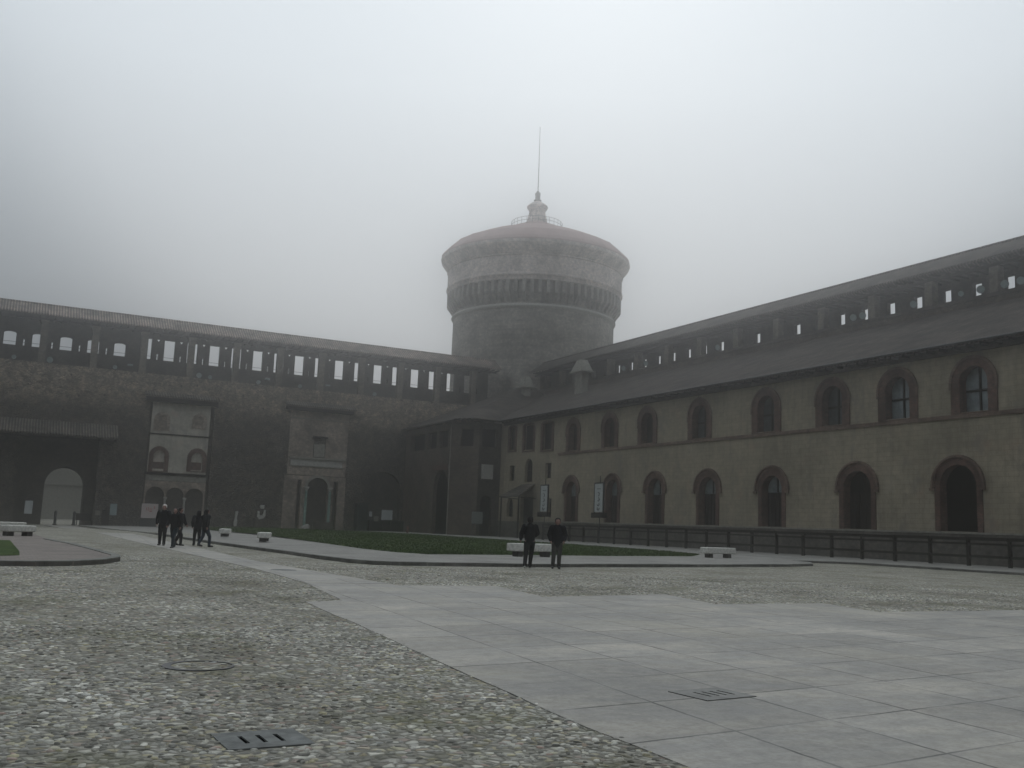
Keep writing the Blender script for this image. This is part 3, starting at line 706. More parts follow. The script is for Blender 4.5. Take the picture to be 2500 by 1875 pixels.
b = MB(); v = [(35.1, YW-.02, 18.25), (45.6, YW-.02, 18.25), (45.6, YW-1.3, 17.6), (35.1, YW-1.3, 17.6)]; v += [(x, y, z-.16) for x, y, z in v]
b.raw(v, [(0, 1, 2, 3), (7, 6, 5, 4), (0, 3, 7, 4), (1, 5, 6, 2), (2, 6, 7, 3), (0, 4, 5, 1)]); b.build('roof', M['tiledark'], f2)
b = MB(); b.box((35.4, YW-1.0, 16.95), (45.3, YW-.02, 17.4)); b.build('eaves_beam', M['wood'], f2)

# ------------------------------------------------------------------ palace wing on the right (facade X=60) and its corner block
XF = 60.0
pal = thing('palace_wing', 'long two-storey ochre palace wing with brick-framed arched windows and tiled roof', 'building', (XF, 80, 0))
UW = [(45.25, 3.7, 2.25), (51.85, 3.7, 2.25), (58.45, 3.7, 2.2), (66.3, 3.7, 2.2), (75.7, 3.6, 2.2), (84.4, 3.4, 2.1), (91.6, 3.3, 2.0), (99.5, 3.2, 1.9), (38.6, 3.7, 2.2), (32.0, 3.7, 2.2)]
LW = [(46.75, 4.4, 3.0, 7.75), (55.95, 4.35, 2.8, 7.7), (65.6, 4.3, 2.5, 7.72), (74.4, 4.2, 2.5, 7.75), (82.9, 4.0, 2.4, 7.8), (90.85, 3.7, 2.2, 7.8), (99.6, 3.8, 2.2, 7.85), (37.5, 4.4, 2.9, 7.75), (28.3, 4.4, 2.9, 7.75)]
holes = []
for y, ow, iw in UW: holes.append(arch(y-iw/2-.25, y+iw/2+.25, 10.75, 14.2, 14))
for y, ow, iw, zt in LW: holes.append(arch(y-iw/2-.25, y+iw/2+.25, 2.36, zt-(ow-iw)/2+.25, 14))
SM = [('arch', 109.4, 111.4, 7.25, 10.25), ('rect', 114.3, 115.7, 7.5, 9.5), ('rect', 104.6, 106.1, 7.6, 9.5), ('arch', 114.4, 116.1, 2.8, 5.2), ('rect', 104.3, 105.3, 2.8, 5.1),
      ('rect', 114.3, 116.1, 11.6, 14.6), ('rect', 109.3, 112.0, 11.4, 14.6), ('rect', 104.5, 107.1, 11.2, 14.5)]
for k, a, c, z0, z1 in SM: holes.append(arch(a, c, z0, z1, 10) if k == 'arch' else rect(a, c, z0, z1))
holes.append(rect(108.9, 112.3, 1.0, 5.3))
plate('wall', rect(10, 118.5, .9, 15.45), holes, faceX(XF), .9, M['plaster'], pal)
b = MB(); b.box((XF-.06, 10, -.5), (XF+.6, 108.8, 2.2)); b.box((XF-.06, 112.4, -.5), (XF+.6, 118.4, 2.2)); b.build('plinth', M['plinth'], pal)
b = MB(); b.box((XF-.10, 10, 2.203), (XF-.003, 108.7, 2.33)); b.build('plinth_ledge', M['stonedull'], pal)
b = MB(); b.box((XF-.12, 10, 10.32), (XF-.003, 102.9, 10.62)); b.build('string_course', M['redpale'], pal)
b = MB(); b.box((XF-.28, 10, 14.98), (XF-.003, 117.4, 15.44)); b.build('cornice', M['darkbrick'], pal)
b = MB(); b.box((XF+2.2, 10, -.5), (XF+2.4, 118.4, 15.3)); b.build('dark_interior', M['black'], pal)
def wglass(y0, y1, z0, z1, zsplit, parent, mglass, depth=.72, mull=True):
    bb = MB(); bb.box((XF+depth, y0, z0), (XF+depth+.04, y1, z1)); bb.build('glass', mglass, parent)
    bb = MB(); c = (y0+y1)/2
    if mull: bb.box((XF+depth-.09, c-.08, z0), (XF+depth-.003, c+.08, z1)); bb.box((XF+depth-.1, y0, zsplit-.08), (XF+depth-.004, y1, zsplit+.08))
    for a in (y0, y1-.08): bb.box((XF+depth-.08, a, z0), (XF+depth-.002, a+.08, z1))
    bb.build('frame', M['wood'], parent)
for y, ow, iw in UW:
    s = plate('window', arch(y-ow/2, y+ow/2, 10.64, 14.62, 16), [arch(y-iw/2, y+iw/2, 10.7, 13.98, 14)], faceX(XF-.11), .75, M['red'], pal)
    s2 = plate('hood_mould', band(y-ow/2-.1, y+ow/2+.1, 12.4, 14.74, .2, 16), [], faceX(XF-.17), .055, M['redpale'], s)
    wglass(y-iw/2-.2, y+iw/2+.2, 10.75, 14.15, 12.3, s, M['glassdull'] if y < 56 else (M['glassdim'] if y < 80 else M['door']))  # sky reflection put into pane colour: bright near, dim midway, dark far
for i, (y, ow, iw, zt) in enumerate(LW):
    s = plate('window' if i not in (0, 1) else 'doorway', band(y-iw/2-.45, y+iw/2+.45, 2.34, zt-(ow-iw)/2+.45, .45, 18), [], faceX(XF-.07), .75, M['red'], pal)
    plate('archivolt', band(y-ow/2+.18, y+ow/2-.18, zt-ow/2-.1, zt-.18, (ow-iw)/2-.63+.03, 18), [], faceX(XF-.12), .119, M['red'], s)
    plate('hood_mould', band(y-ow/2, y+ow/2, zt-ow/2-.1, zt, .17, 18), [], faceX(XF-.2), .199, M['redpale'], s)
    for sg in (-1, 1): MB().box((XF-.26, y+sg*(ow/2-.14)-.22, zt-ow/2-.3), (XF-.12, y+sg*(ow/2-.14)+.22, zt-ow/2-.11)).build('impost', M['redpale'], s)
    if i in (0, 7, 8): bb = MB(); bb.box((XF+1.4, y-iw/2-.2, 2.3), (XF+1.46, y+iw/2+.2, zt-.6)); bb.build('door', M['door'], s); continue
    bb = MB(); bb.box((XF+.7, y-iw/2-.2, 2.3), (XF+.78, y+iw/2+.2, 5.35)); d = bb.build('door', M['door'], s)
    bb = MB()
    for q in range(5): bb.box((XF+.66, y-iw/2+.05+q*iw/5, 2.4), (XF+.698, y-iw/2+.05+(q+.78)*iw/5, 5.2))
    bb.build('panels', M['wood'], d)
    bb = MB(); bb.box((XF+.7, y-iw/2-.2, 5.37), (XF+.74, y+iw/2+.2, zt-.66)); bb.build('fanlight', M['glassdull'] if i != 1 else M['door'], s)
    bb = MB(); bb.box((XF+.62, y-.06, 5.4), (XF+.697, y+.06, zt-.7)); bb.build('frame', M['wood'], s)
for k, a, c, z0, z1 in SM:
    big = z0 > 11
    if big:
        s = plate('window', arch(a-.35, c+.35, z0-.3, z1+.35, 12, .5), [rect(a+.15, c-.15, z0-.1, z1)], faceX(XF-.07), .25, M['red'], pal)
        bb = MB(); bb.box((XF+.4, a, z0), (XF+.44, c, z1)); bb.build('glass', M['door'], s)
    else:
        bb = MB(); bb.box((XF+.4, a-.1, z0-.1), (XF+.46, c+.1, z1+.1)); s = bb.build('window', M['door'], pal)
        bb = MB(); bb.box((XF+.33, (a+c)/2-.05, z0), (XF+.397, (a+c)/2+.05, z1)); bb.box((XF+.32, a, (z0+z1)/2-.05), (XF+.396, c, (z0+z1)/2+.05)); bb.build('bars', M['metal'], s)
bb = MB(); bb.box((XF+.5, 108.8, -.2), (XF+.6, 112.4, 5.4)); bb.build('door', M['door'], pal)
# roof over wing and corner block, as one tiled height field
SL = .425
def zroof(x, y):
    z = 15.55+SL*(x-58.8)
    if y > 100:
        a = 15.5+SL*(x-53.2); bq = 15.62+SL*(y-117.3); cq = 15.55+SL*((x-55.0)*.82+(y-118.6)*.57+.9)
        z = max(z, min(a, bq, cq))
    return z
def rooffield():
    xs_ = np.arange(53.2, 75.01, .4); ys_ = list(np.arange(10, 112, 6.0)) + list(np.arange(112, 139.2, .45)) + [139.0]
    idx = {}; v = []; f = []
    def ok(x, y):
        if x >= 58.75: return True
        return y >= 117.3-.01 and ((x-55.0)*.82+(y-118.6)*.57+.9) > -.02
    def vid(i, j):
        if (i, j) not in idx: idx[(i, j)] = len(v); v.append((float(xs_[i]), float(ys_[j]), zroof(xs_[i], ys_[j])))
        return idx[(i, j)]
    for j in range(len(ys_)-1):
        for i in range(len(xs_)-1):
            if ok(xs_[i], ys_[j]) and ok(xs_[i+1], ys_[j+1]) and ok(xs_[i], ys_[j+1]) and ok(xs_[i+1], ys_[j]):
                f.append((vid(i, j), vid(i+1, j), vid(i+1, j+1), vid(i, j+1)))
    me = bpy.data.meshes.new('roof'); o0 = world_loc(pal); me.from_pydata([(x-o0.x, y-o0.y, z-o0.z) for x, y, z in v], [], f); me.materials.append(M['tile'])
    o = bpy.data.objects.new('roof', me); COL.objects.link(o); o.parent = pal
    s = o.modifiers.new('s', 'SOLIDIFY'); s.thickness = .22; s.offset = -1
rooffield()
b = MB(); b.tube([(58.72, 10, 15.5), (58.72, 117.2, 15.5)], .09, 8); b.build('gutter', M['metal'], pal)
y = 24.0
while y < 117: MB().box((58.95, y, 15.18), (XF-.285, y+.14, 15.36)).build('eaves_bracket', M['wood'], pal); y += 1.1
for i, (x, y, zt, wd) in enumerate([(69.5, 113.6, 24.6, 1.5), (70.5, 131.5, 24.5, .9)]):
    c = thing('chimney', ['squat pale chimney on the palace roof right of the round tower', 'small grey chimney on the roof in front of the round tower'][i], 'chimney', (x, y, 18))
    bb = MB(); bb.prism([(x-.5, y-wd*.62), (x+.5, y-wd*.62), (x+.5, y+wd*.62), (x-.5, y+wd*.62)], 18, zt-1.6); bb.build('stack', M['stonedull'], c)
    bb = MB(); bb.raw([(x-.9, y-wd, zt-1.6), (x+.9, y-wd, zt-1.6), (x+.9, y+wd, zt-1.6), (x-.9, y+wd, zt-1.6), (x-.4, y-wd*.5, zt), (x+.4, y-wd*.5, zt), (x+.4, y+wd*.5, zt), (x-.4, y+wd*.5, zt)],
                      [(0, 3, 2, 1), (4, 5, 6, 7), (0, 1, 5, 4), (1, 2, 6, 5), (2, 3, 7, 6), (3, 0, 4, 7)])
    bb.box((x-1.0, y-wd*1.12, zt-1.75), (x+1.0, y+wd*1.12, zt-1.603)); bb.build('cap', M['stonedull'], c)

# corner block (loggia, three faces)
blk = thing('corner_block', 'dark brick corner block with loggia openings and tall arched doorway under the hip roof', 'building', (57, 122, 0))
A0, A1, C1, B1 = (54.15, 139.0), (54.15, 122.3), (56.7, 118.5), (60.6, 118.5)
plate('side_wall', rect(122.3, 139.0, -.7, 15.3), [arch(122.6, 127.6, -.6, 8.85, 16), rect(123.2, 126.2, 12.05, 14.4), rect(127.2, 130.4, 12.05, 14.4), rect(131.6, 136.8, 12.05, 14.4)], faceX(54.15), .6, M['brick'], blk)
plate('front_wall', rect(56.7, 60.6, -.7, 15.3), [arch(57.2, 58.9, -.6, 5.5, 12), rect(57.1, 59.3, 12.05, 14.5)], faceY(118.5), .6, M['darkbrick'], blk)
dv = Vector((C1[0]-A1[0], C1[1]-A1[1])); dl = dv.length; dv.normalize(); nv_ = Vector((-dv.y, dv.x))
plate('angle_wall', rect(0, dl, -.5, 15.3), [rect(1.6, 3.6, 12.05, 14.4)], lambda u, v, w_: (A1[0]+dv.x*u+nv_.x*w_, A1[1]+dv.y*u+nv_.y*w_, v), .5, M['brick'], blk)
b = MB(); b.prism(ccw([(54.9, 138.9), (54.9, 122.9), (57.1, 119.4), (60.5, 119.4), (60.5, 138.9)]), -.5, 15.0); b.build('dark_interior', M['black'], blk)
b = MB(); b.tube([(54.0, 122.0, 0), (54.0, 122.0, 14.9), (53.3, 121.3, 15.35)], .07, 8); b.build('downpipe', M['stonedull'], blk)
b = MB(); b.box((57.15, 118.3, 7.7), (58.85, 118.496, 9.65)); p = b.build('plaque', M['stone'], blk)
b = MB(); b.box((53.9, 127.9, 8.9), (54.147, 122.2, 9.6)) ; b.build('arch_brickwork', M['red'], blk)

# awning over the museum door
aw = thing('door_awning', 'dark lean-to awning over the dark doorway at the end of the ochre palace', 'awning', (XF-1, 110.5, 5.5))
b = MB()
v = [(XF-.02, 112.0, 7.0), (XF-.02, 108.6, 7.0), (XF-2.6, 107.9, 5.35), (XF-2.6, 113.4, 5.35)]; v += [(x, y, z-.14) for x, y, z in v]
b.raw(v, [(0, 1, 2, 3), (7, 6, 5, 4), (0, 3, 7, 4), (1, 5, 6, 2), (2, 6, 7, 3), (0, 4, 5, 1)])
b.build('roof', M['tiledark'], aw)
for y in (108.2, 113.0): MB().tube([(XF-2.45, y, 0.1), (XF-2.45, y, 5.25)], .09, 8).tube([(XF-.05, y, 5.1), (XF-2.5, y, 5.2)], .06, 6).build('post', M['wood'], aw)

# ------------------------------------------------------------------ right curtain wall behind the palace roof (front X=75)
cr = thing('castle_wall', 'roofed walkway wall with brick piers rising behind the ochre palace roof', 'castle wall', (76, 80, 0))
XB = 75.0
b = MB(); b.box((XB, 10, -1), (XB+4.2, 137, 23.25)); b.build('wall', M['brick'], cr)
hs_ = []; y = 54.9
ys_ = [54.9+3.29*i for i in range(-13, 25)]
for y in ys_:
    if y > 135 or y < 12: continue
    hs_.append(rect(y-.49, y+.49, 23.6, 25.42))
plate('merlon_wall', rect(10, 137, 23.25, 27.3), hs_, faceX(XB+3.0), .5, M['inner'], cr)
gable_roof('roof', M['tile'], cr, 10, 137.3, XB+1.6, 2.6, 26.15, 27.95, 'Y')
MB().box((XB-.02, 10, 25.65), (XB+.25, 137, 25.9)).build('wall_plate', M['wood'], cr)
y = 45.0
while y < 137: MB().box((XB-.9, y, 25.92), (XB+3, y+.1, 26.1)).build('rafter', M['wood'], cr); y += 1.0
for i in range(-6, 13):
    y = 54.35+6.78*i
    if 12 < y < 136:
        bb = MB(); bb.box((XB+.02, y-.42, 23.25), (XB+.85, y+.42, 25.65)); bb.build('pier', M['pier'], cr)
b = MB(); b.box((XB-.15, 10, 22.95), (XB+.4, 137, 23.3)); b.build('ledge', M['darkbrick'], cr)

# ------------------------------------------------------------------ round tower
TC = (82.0, 151.2)
tw = thing('round_tower', 'huge round castle tower with conical roof, lantern and spire fading into the fog', 'tower', (*TC, 0))
b = MB(); b.lathe(TC, [(14.6, -1), (14.45, 20), (14.38, 37.4)], 96, cap=False); b.build('drum', M['tower'], tw, smooth=True)
b = MB(); b.lathe(TC, [(14.38, 37.4), (14.62, 37.55), (14.75, 37.8), (14.62, 38.05), (14.42, 38.2)], 96, cap=False); b.build('string_course', M['stone'], tw, smooth=True)
b = MB(); b.lathe(TC, [(14.40, 38.2), (14.40, 43.0)], 96, cap=False); b.build('neck_wall', M['tower'], tw, smooth=True)
# corbels carrying the parapet
nc = 72
bb = MB()
for i in range(nc):
    a = 2*math.pi*i/nc; ca, sa = math.cos(a), math.sin(a); hw = .27
    prof = [(14.35, 38.4), (14.75, 38.7), (15.25, 39.5), (15.62, 39.9), (15.62, 42.2), (14.35, 42.2)]
    v = []
    for sg in (-1, 1):
        for r_, z in prof: v.append((TC[0]+ca*r_-sa*hw*sg, TC[1]+sa*r_+ca*hw*sg, z))
    n = len(prof); MB().raw(v, [tuple(range(n)), tuple(range(2*n-1, n-1, -1))] + [(k, (k+1) % n, n+(k+1) % n, n+k) for k in range(n)]).build('corbel', M['tower'], tw)
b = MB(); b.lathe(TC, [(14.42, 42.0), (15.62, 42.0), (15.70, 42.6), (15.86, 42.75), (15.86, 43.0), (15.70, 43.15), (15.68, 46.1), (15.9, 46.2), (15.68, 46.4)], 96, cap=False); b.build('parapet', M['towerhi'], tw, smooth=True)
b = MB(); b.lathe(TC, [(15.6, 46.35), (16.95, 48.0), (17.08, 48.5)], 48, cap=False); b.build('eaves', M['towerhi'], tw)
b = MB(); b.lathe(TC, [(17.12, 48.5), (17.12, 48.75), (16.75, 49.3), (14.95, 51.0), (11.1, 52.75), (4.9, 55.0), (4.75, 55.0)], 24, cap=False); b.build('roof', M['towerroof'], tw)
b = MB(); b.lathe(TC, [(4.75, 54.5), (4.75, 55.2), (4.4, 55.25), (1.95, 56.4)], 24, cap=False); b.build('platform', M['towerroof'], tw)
bb = MB()
for i in range(28):
    a = 2*math.pi*i/28; x, y = TC[0]+4.65*math.cos(a), TC[1]+4.65*math.sin(a); bb.tube([(x, y, 55.1), (x, y, 56.4)], .035, 5)
for z in (55.8, 56.4): bb.tube([(TC[0]+4.65*math.cos(2*math.pi*i/36), TC[1]+4.65*math.sin(2*math.pi*i/36), z) for i in range(37)], .04, 5)
bb.build('railing', M['metal'], tw)
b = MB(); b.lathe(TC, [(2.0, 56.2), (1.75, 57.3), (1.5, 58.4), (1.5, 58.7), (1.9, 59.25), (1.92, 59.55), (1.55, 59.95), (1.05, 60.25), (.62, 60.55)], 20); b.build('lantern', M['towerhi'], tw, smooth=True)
b = MB(); b.lathe(TC, [(.62, 60.5), (.72, 60.8), (.45, 61.0), (.48, 61.7), (.52, 62.1), (.22, 62.5), (.05, 62.7)], 14); b.build('finial', M['metal'], tw, smooth=True)
b = MB(); b.tube([(TC[0], TC[1], 62.6), (TC[0], TC[1], 68), (TC[0]-.05, TC[1], 75.0)], [.09, .075, .045], 8); b.build('spire', M['metal'], tw)

# ------------------------------------------------------------------ floodlights
def floodlight(x, y, z, dirx, diry, r, label, group):
    t = thing('floodlight', label, 'floodlight', (x, y, z), group)
    d = Vector((dirx, diry, -.25)).normalized(); a = d.cross(Vector((0, 0, 1))).normalized(); u = a.cross(d)
    c = Vector((x, y, z)); v = []; prof = [(r*.45, -.35), (r*.95, -.05), (r, .06)]
    for rr_, w_ in prof:
        for i in range(16): q = 2*math.pi*i/16; v.append(c+d*w_+(a*math.cos(q)+u*math.sin(q))*rr_)
    f = [(j*16+i, j*16+(i+1) % 16, (j+1)*16+(i+1) % 16, (j+1)*16+i) for j in range(2) for i in range(16)]+[tuple(range(16))]
    MB().raw(v, f).build('housing', M['metal'], t, smooth=True)
    v = [c+d*.05+(a*math.cos(2*math.pi*i/16)+u*math.sin(2*math.pi*i/16))*r*.93 for i in range(16)]
    MB().raw(v, [tuple(range(16))]).build('lens', M['lens'], t)
    bb = MB(); bb.tube([c-d*.2, c-d*.25+Vector((0, 0, -r-.15))], .04, 6); bb.build('bracket', M['metal'], t)
    return t
words = ['first', 'second', 'third', 'fourth', 'fifth', 'sixth', 'seventh', 'eighth', 'ninth', 'tenth', 'eleventh', 'twelfth']
for i, (x, z, r) in enumerate([(-.02, 20.45, .3), (4.14, 20.55, .42), (12.04, 20.45, .3), (13.9, 21.0, .2), (22.9, 20.5, .4), (24.4, 20.4, .3), (31.1, 20.4, .32), (32.4, 21.0, .2), (37.1, 20.45, .3), (41.3, 21.0, .2), (48.5, 20.4, .32)]):
    if r < .25:
        tag(MB().box((x-.35, YW-.35, z-.12), (x+.35, YW+.02, z+.12)).build('wall_lamp', M['lens'], bevel=.03), '%s small white box lamp from the left on the walkway edge of the left wall' % words[{3: 0, 7: 1, 9: 2}[i]], 'lamp', 'box lamps on the left wall walkway')
    else:
        n = [0, 1, 2, 4, 5, 6, 8, 10].index(i)
        floodlight(x, YW-.45, z, -.35, -1, r, '%s round floodlight from the left on the walkway edge of the left wall' % words[n], 'floodlights on the left wall walkway')
for i, y in enumerate([51.2, 52.7, 55.0, 57.0, 62.1, 68.25, 69.45, 90.4, 105.1, 110.3]):
    floodlight(74.2, y, 23.6, -1, -.35, .36 if i not in (3,) else .26, '%s round floodlight from the right on the walkway above the palace roof' % words[i], 'floodlights above the palace roof')

# ------------------------------------------------------------------ timber fence in front of the palace
fe = thing('timber_fence', 'dark timber post and rail fence in front of the ochre palace', 'fence', (56.6, 70, 0))
y = 40.48-2.98*6
while y < 101:
    bb = MB(); h = random.uniform(-.02, .02); bb.box((56.5, y-.1, 0), (56.7, y+.1, 1.95+h)); bb.build('post', M['wood'], fe, bevel=.01)
    y += 2.98
for z, t_ in ((1.86, .10), (1.54, .065), (.74, .08)):
    bb = MB(); yy = 40.48-2.98*6
    while yy < 98: dz = random.uniform(-.015, .015); bb.box((56.44, yy+.02, z-t_+dz), (56.5, yy+2.96, z+t_+dz)); yy += 2.98
    bb.build('rail', M['wood'], fe)

# ------------------------------------------------------------------ banners on poles
def banner(y, label):
    X = 55.5; t = thing('pole_banner', label, 'banner', (X, y, 0), 'vertical banners in front of the palace')
    bb = MB(); bb.tube([(X+.16, y, 0), (X+.16, y, 7.1)], .05, 8); bb.build('pole', M['metal'], t)
    bb = MB(); bb.box((X, y-.78, 3.35), (X+.07, y+.78, 6.3)); bn = bb.build('panel', M['white'], t)
    bb = MB()
    bb.box((X-.03, y+.79, 3.29), (X+.1, y+.87, 6.42)); bb.box((X-.03, y-.95, 3.29), (X+.1, y-.79, 6.42)); bb.box((X-.03, y-.79, 6.31), (X+.1, y+.79, 6.42))
    bb.build('frame', M['metal'], t)
    bb = MB(); bb.box((X-.15, y-1.2, 2.75), (X+.3, y+1.2, 3.28)); bb.build('base_box', M['wood'], t, bevel=.02)
    bb = MB()  # dark glyph-like marks, too blurred in the photograph to be read
    for k, z in enumerate((5.75, 5.2, 4.65, 4.15, 3.7)):
        if k == 0: bb.box((X-.012, y-.35, z-.03), (X-.003, y+.35, z+.03)); continue
        r_ = .17
        arc = [(X-.008, y+.05+r_*math.cos(a), z+r_*1.1*math.sin(a)) for a in [R(20+36*q+40*k) for q in range(7)]]
        bb.tube(arc, .04, 5); bb.box((X-.014, y-.25, z-.04+.05*k % .1), (X-.003, y-.02, z+.04))
    bb.build('lettering', M['ink'], bn)
banner(86.6, 'white vertical banner on a pole nearer, right of the two standing men')
banner(98.2, 'white vertical banner on a pole farther off, beside the door awning')

# ------------------------------------------------------------------ signs and stone fragments along the walls
def board(x, y, z0, z1, wd, m, label, cat='sign', post=True, name='sign_board', legs=1, thick=.06, mark=None):
    zb = gz(x, y)+.1; t = thing(name, label, cat, (x, y, zb))
    bb = MB(); bb.box((x-wd/2, y-thick, z0), (x+wd/2, y, z1)); p = bb.build('panel', m, t, bevel=.01)
    bb = MB(); e = .04
    bb.box((x-wd/2-e, y-thick-.01, z0-e), (x+wd/2+e, y+.02, z0-.002)); bb.box((x-wd/2-e, y-thick-.01, z1+.002), (x+wd/2+e, y+.02, z1+e)); bb.build('frame', M['metal'], t)
    if post:
        for q in ([0] if legs == 1 else [-wd*.4, wd*.4]):
            bb = MB(); bb.box((x+q-.04, y+.021, zb-.2), (x+q+.04, y+.1, z1-.1)); bb.build('post', M['metal'], t)
    if mark:
        bb = MB()
        for (a, c, u, v) in mark: bb.box((x+a, y-thick-.008, u), (x+c, y-thick-.002, v))
        bb.build('marks', M['redink'], p)
    return t
board(3.5, 137, .72, 2.35, .9, M['white'], 'upright white notice panel on a post left of the gate arch')
board(13.4, 137, .95, 2.4, .82, plain('bluish_panel', (.22, .27, .27), .5, .3, var=.1), 'upright bluish notice panel right of the gate arch')
board(12.5, 136.6, -.35, 1.55, .9, M['wood'], 'dark upright board beside the bluish notice panel', 'board', post=False, name='dark_board')
board(11.6, 137.4, .86, 1.45, .62, M['stonedull'], 'small grey sign on a post right of the gate arch')
t = board(17.66, 135.5, .75, 2.62, 2.05, M['pinkpanel'], 'wide pinkish poster board with red marks below the three arches', 'poster board', legs=2, name='poster_board',
          mark=[(-.45, -.35, 1.75, 2.1), (-.2, -.12, 1.7, 2.15), (-.02, .3, 1.55, 1.72), (-.02, .3, 1.88, 1.98), (.5, .62, 1.95, 2.3)])
bb = MB(); bb.box((16.6, 135.55, -.5), (18.7, 136.0, .68)); bb.build('base_panel', M['metal'], t)
board(50.97, 137.0, 1.75, 3.2, 1.7, M['white'], 'square white panel under the wide blind arch', legs=2)
board(48.5, 137.2, 2.15, 2.9, .45, M['white'], 'tiny white sign between the dark booth and the square white panel')
board(49.5, 137.5, 1.5, 2.25, .75, M['stonedull'], 'low grey panel just left of the square white panel')
board(56.4, 117.6, 1.7, 3.25, 1.6, plain('grey_panel', (.2, .215, .2), .6, .3, var=.1), 'grey panel standing before the corner block right of its tall arch', legs=2)
bo = thing('dark_booth', 'tall dark green booth against the wall left of the wide blind arch', 'booth', (47.2, 137.5, 0))
MB().box((46.4, 136.9, 0), (48.0, 138.4, 3.9)).build('body', plain('booth_green', (.012, .018, .016), .7, .3), bo, bevel=.03)
MB().box((46.25, 136.75, 3.9), (48.15, 138.5, 4.08)).build('roof', M['metal'], bo)
lo = thing('low_shed', 'low dark shed roofline under the wide blind arch', 'shed', (51.5, 138.3, 0))
MB().box((48.6, 137.8, 0), (54.0, 139.6, 1.6)).build('body', M['wood'], lo, bevel=.03)
MB().box((48.4, 137.6, 1.6), (54.05, 139.6, 1.72)).build('roof', M['metal'], lo)
MB().box((48.05, YW+.75, -.4), (53.6, YW+1.09, 9.0)).build('blind_arch_infill', M['darkbrick'], cw)
# carved stones
def fragment(name, verts, y, th, m, label):
    bb = MB(); n = len(verts); v = [(a, y, z) for a, z in verts]+[(a, y+th, z) for a, z in verts]
    bb.raw(v, [tuple(range(n)), tuple(range(2*n-1, n-1, -1))]+[(i, (i+1) % n, n+(i+1) % n, n+i) for i in range(n)])
    o = bb.build(name, m, bevel=.04); tag(o, label, 'stone fragment'); return o
fragment('carved_stone', [(32.05, 1.5), (32.35, 1.1), (32.9, 1.25), (33.25, 1.7), (33.2, 2.4), (32.95, 2.45), (32.9, 1.9), (32.65, 1.65), (32.4, 1.8), (32.35, 2.3), (32.1, 2.2)], 137.3, .3, M['stone'], 'curved pale carved stone mounted on the wall left of the brick portal')
fragment('carved_stone', [(32.45, 2.6), (32.95, 2.6), (33.0, 3.1), (32.4, 3.1)], 137.3, .3, M['stone'], 'small pale block fixed above the curved carved stone')
MB().box((31.9, 137.6, 0), (33.5, 138.6, 1.3)).build('plinth_block', M['darkbrick'], cw)
fragment('stone_shaft', [(28.95, .1), (29.35, .1), (29.4, .8), (29.3, 1.2), (29.45, 2.1), (29.05, 2.1), (29.05, 1.1), (28.9, .6)], 137.2, .35, M['stone'], 'thin broken pale stone shaft left of the carved stones')
fragment('stone_chunk', [(38.2, .12), (39.3, .12), (39.4, .5), (39.1, .75), (38.7, .55), (38.3, .45)], 136.5, .8, M['stone'], 'pale low stone chunk at the foot of the left marble column')
o = MB().box((39.5, 134.8, .05), (42.2, 136, 1.1)).build('sarcophagus', M['darkbrick'], bevel=.06); tag(o, 'dark stone sarcophagus in front of the brick portal', 'sarcophagus')
hy = thing('hydrant', 'small reddish hydrant at the edge of the lawn by the wide arch', 'hydrant', (49.2, 124, .12))
MB().lathe((49.2, 124), [(.16, .12), (.16, .75), (.2, .78), (.2, .86), (.1, 1.0)], 12).build('body', plain('dull_red_paint', (.12, .025, .02), .6, .3), hy, smooth=True)
MB().box((48.95, 123.9, .55), (49.45, 124.1, .68)).build('outlets', M['metal'], hy)
for i, (x, y) in enumerate([(6.85, 141), (9.05, 140.5)]):
    t = thing('bollard', ['dark bollard in the middle of the gate arch', 'dark bollard near the right side of the gate arch'][i], 'bollard', (x, y, gz(x, y)), 'bollards in the gate')
    MB().lathe((x, y), [(.17, -.7), (.17, .9), (.2, .92), (.2, 1.0), (.12, 1.2), (.1, 1.25)], 12).build('shaft', M['metal'], t, smooth=True)
    MB().lathe((x, y), [(.26, -.7), (.26, -.45), (.18, -.4)], 12).build('base', M['metal'], t, smooth=True)
ba = thing('barrier', 'dark low barrier closing the right side of the gate arch', 'barrier', (10, 141, -.6))
MB().box((9.3, 141.0, .1), (11.2, 141.15, 1.0)).build('panel', M['wood'], ba)
for x in (9.4, 11.0): MB().box((x, 140.95, -.65), (x+.1, 141.2, .1)).build('foot', M['metal'], ba)

# ------------------------------------------------------------------ stone benches
def bench(x, y, ln, rz, h, label):
    t = thing('stone_bench', label, 'bench', (x, y, .115), 'stone benches round the lawns', rz)
    def loc(me_):  # built round the origin, then parented (thing carries the transform)
        return me_
    bb = MB(); bb.box((-ln/2, -.32, h*.40), (ln/2, .32, h)); o = bb.build('seat', M['bench'], None, bevel=.05, seg=3); o.parent = t
    for s in (-1, 1):
        bb = MB(); bb.box((s*ln*.33-.16, -.2, 0), (s*ln*.33+.16, .2, h*.40)); o = bb.build('leg', M['benchleg'], None, bevel=.02); o.parent = t
bench(22.35, 40.55, 2.55, R(12), .60, 'white stone bench behind the two standing men')
bench(38.4, 46.6, 2.7, R(14), .60, 'white stone bench before the timber fence on the right')
bench(13.3, 54.9, 2.0, R(72), .50, 'white stone bench on the lawn corner, nearest of the pair by the kerb')
bench(13.2, 65.0, 1.9, R(74), .50, 'white stone bench farther back, first right of the walking group')
bench(1.0, 52.3, 1.5, R(35), .50, 'white stone bench at far left beyond the pinkish paving')
bench(.8, 64.5, 1.6, R(25), .48, 'farther white bench at far left, just behind another bench')
bench(-1.3, 57.5, 1.8, R(70), .5, 'bench cut by the left edge of the picture')
bench(13.2, 88, 2.2, R(20), .5, 'distant pale bench seen between the walking people')

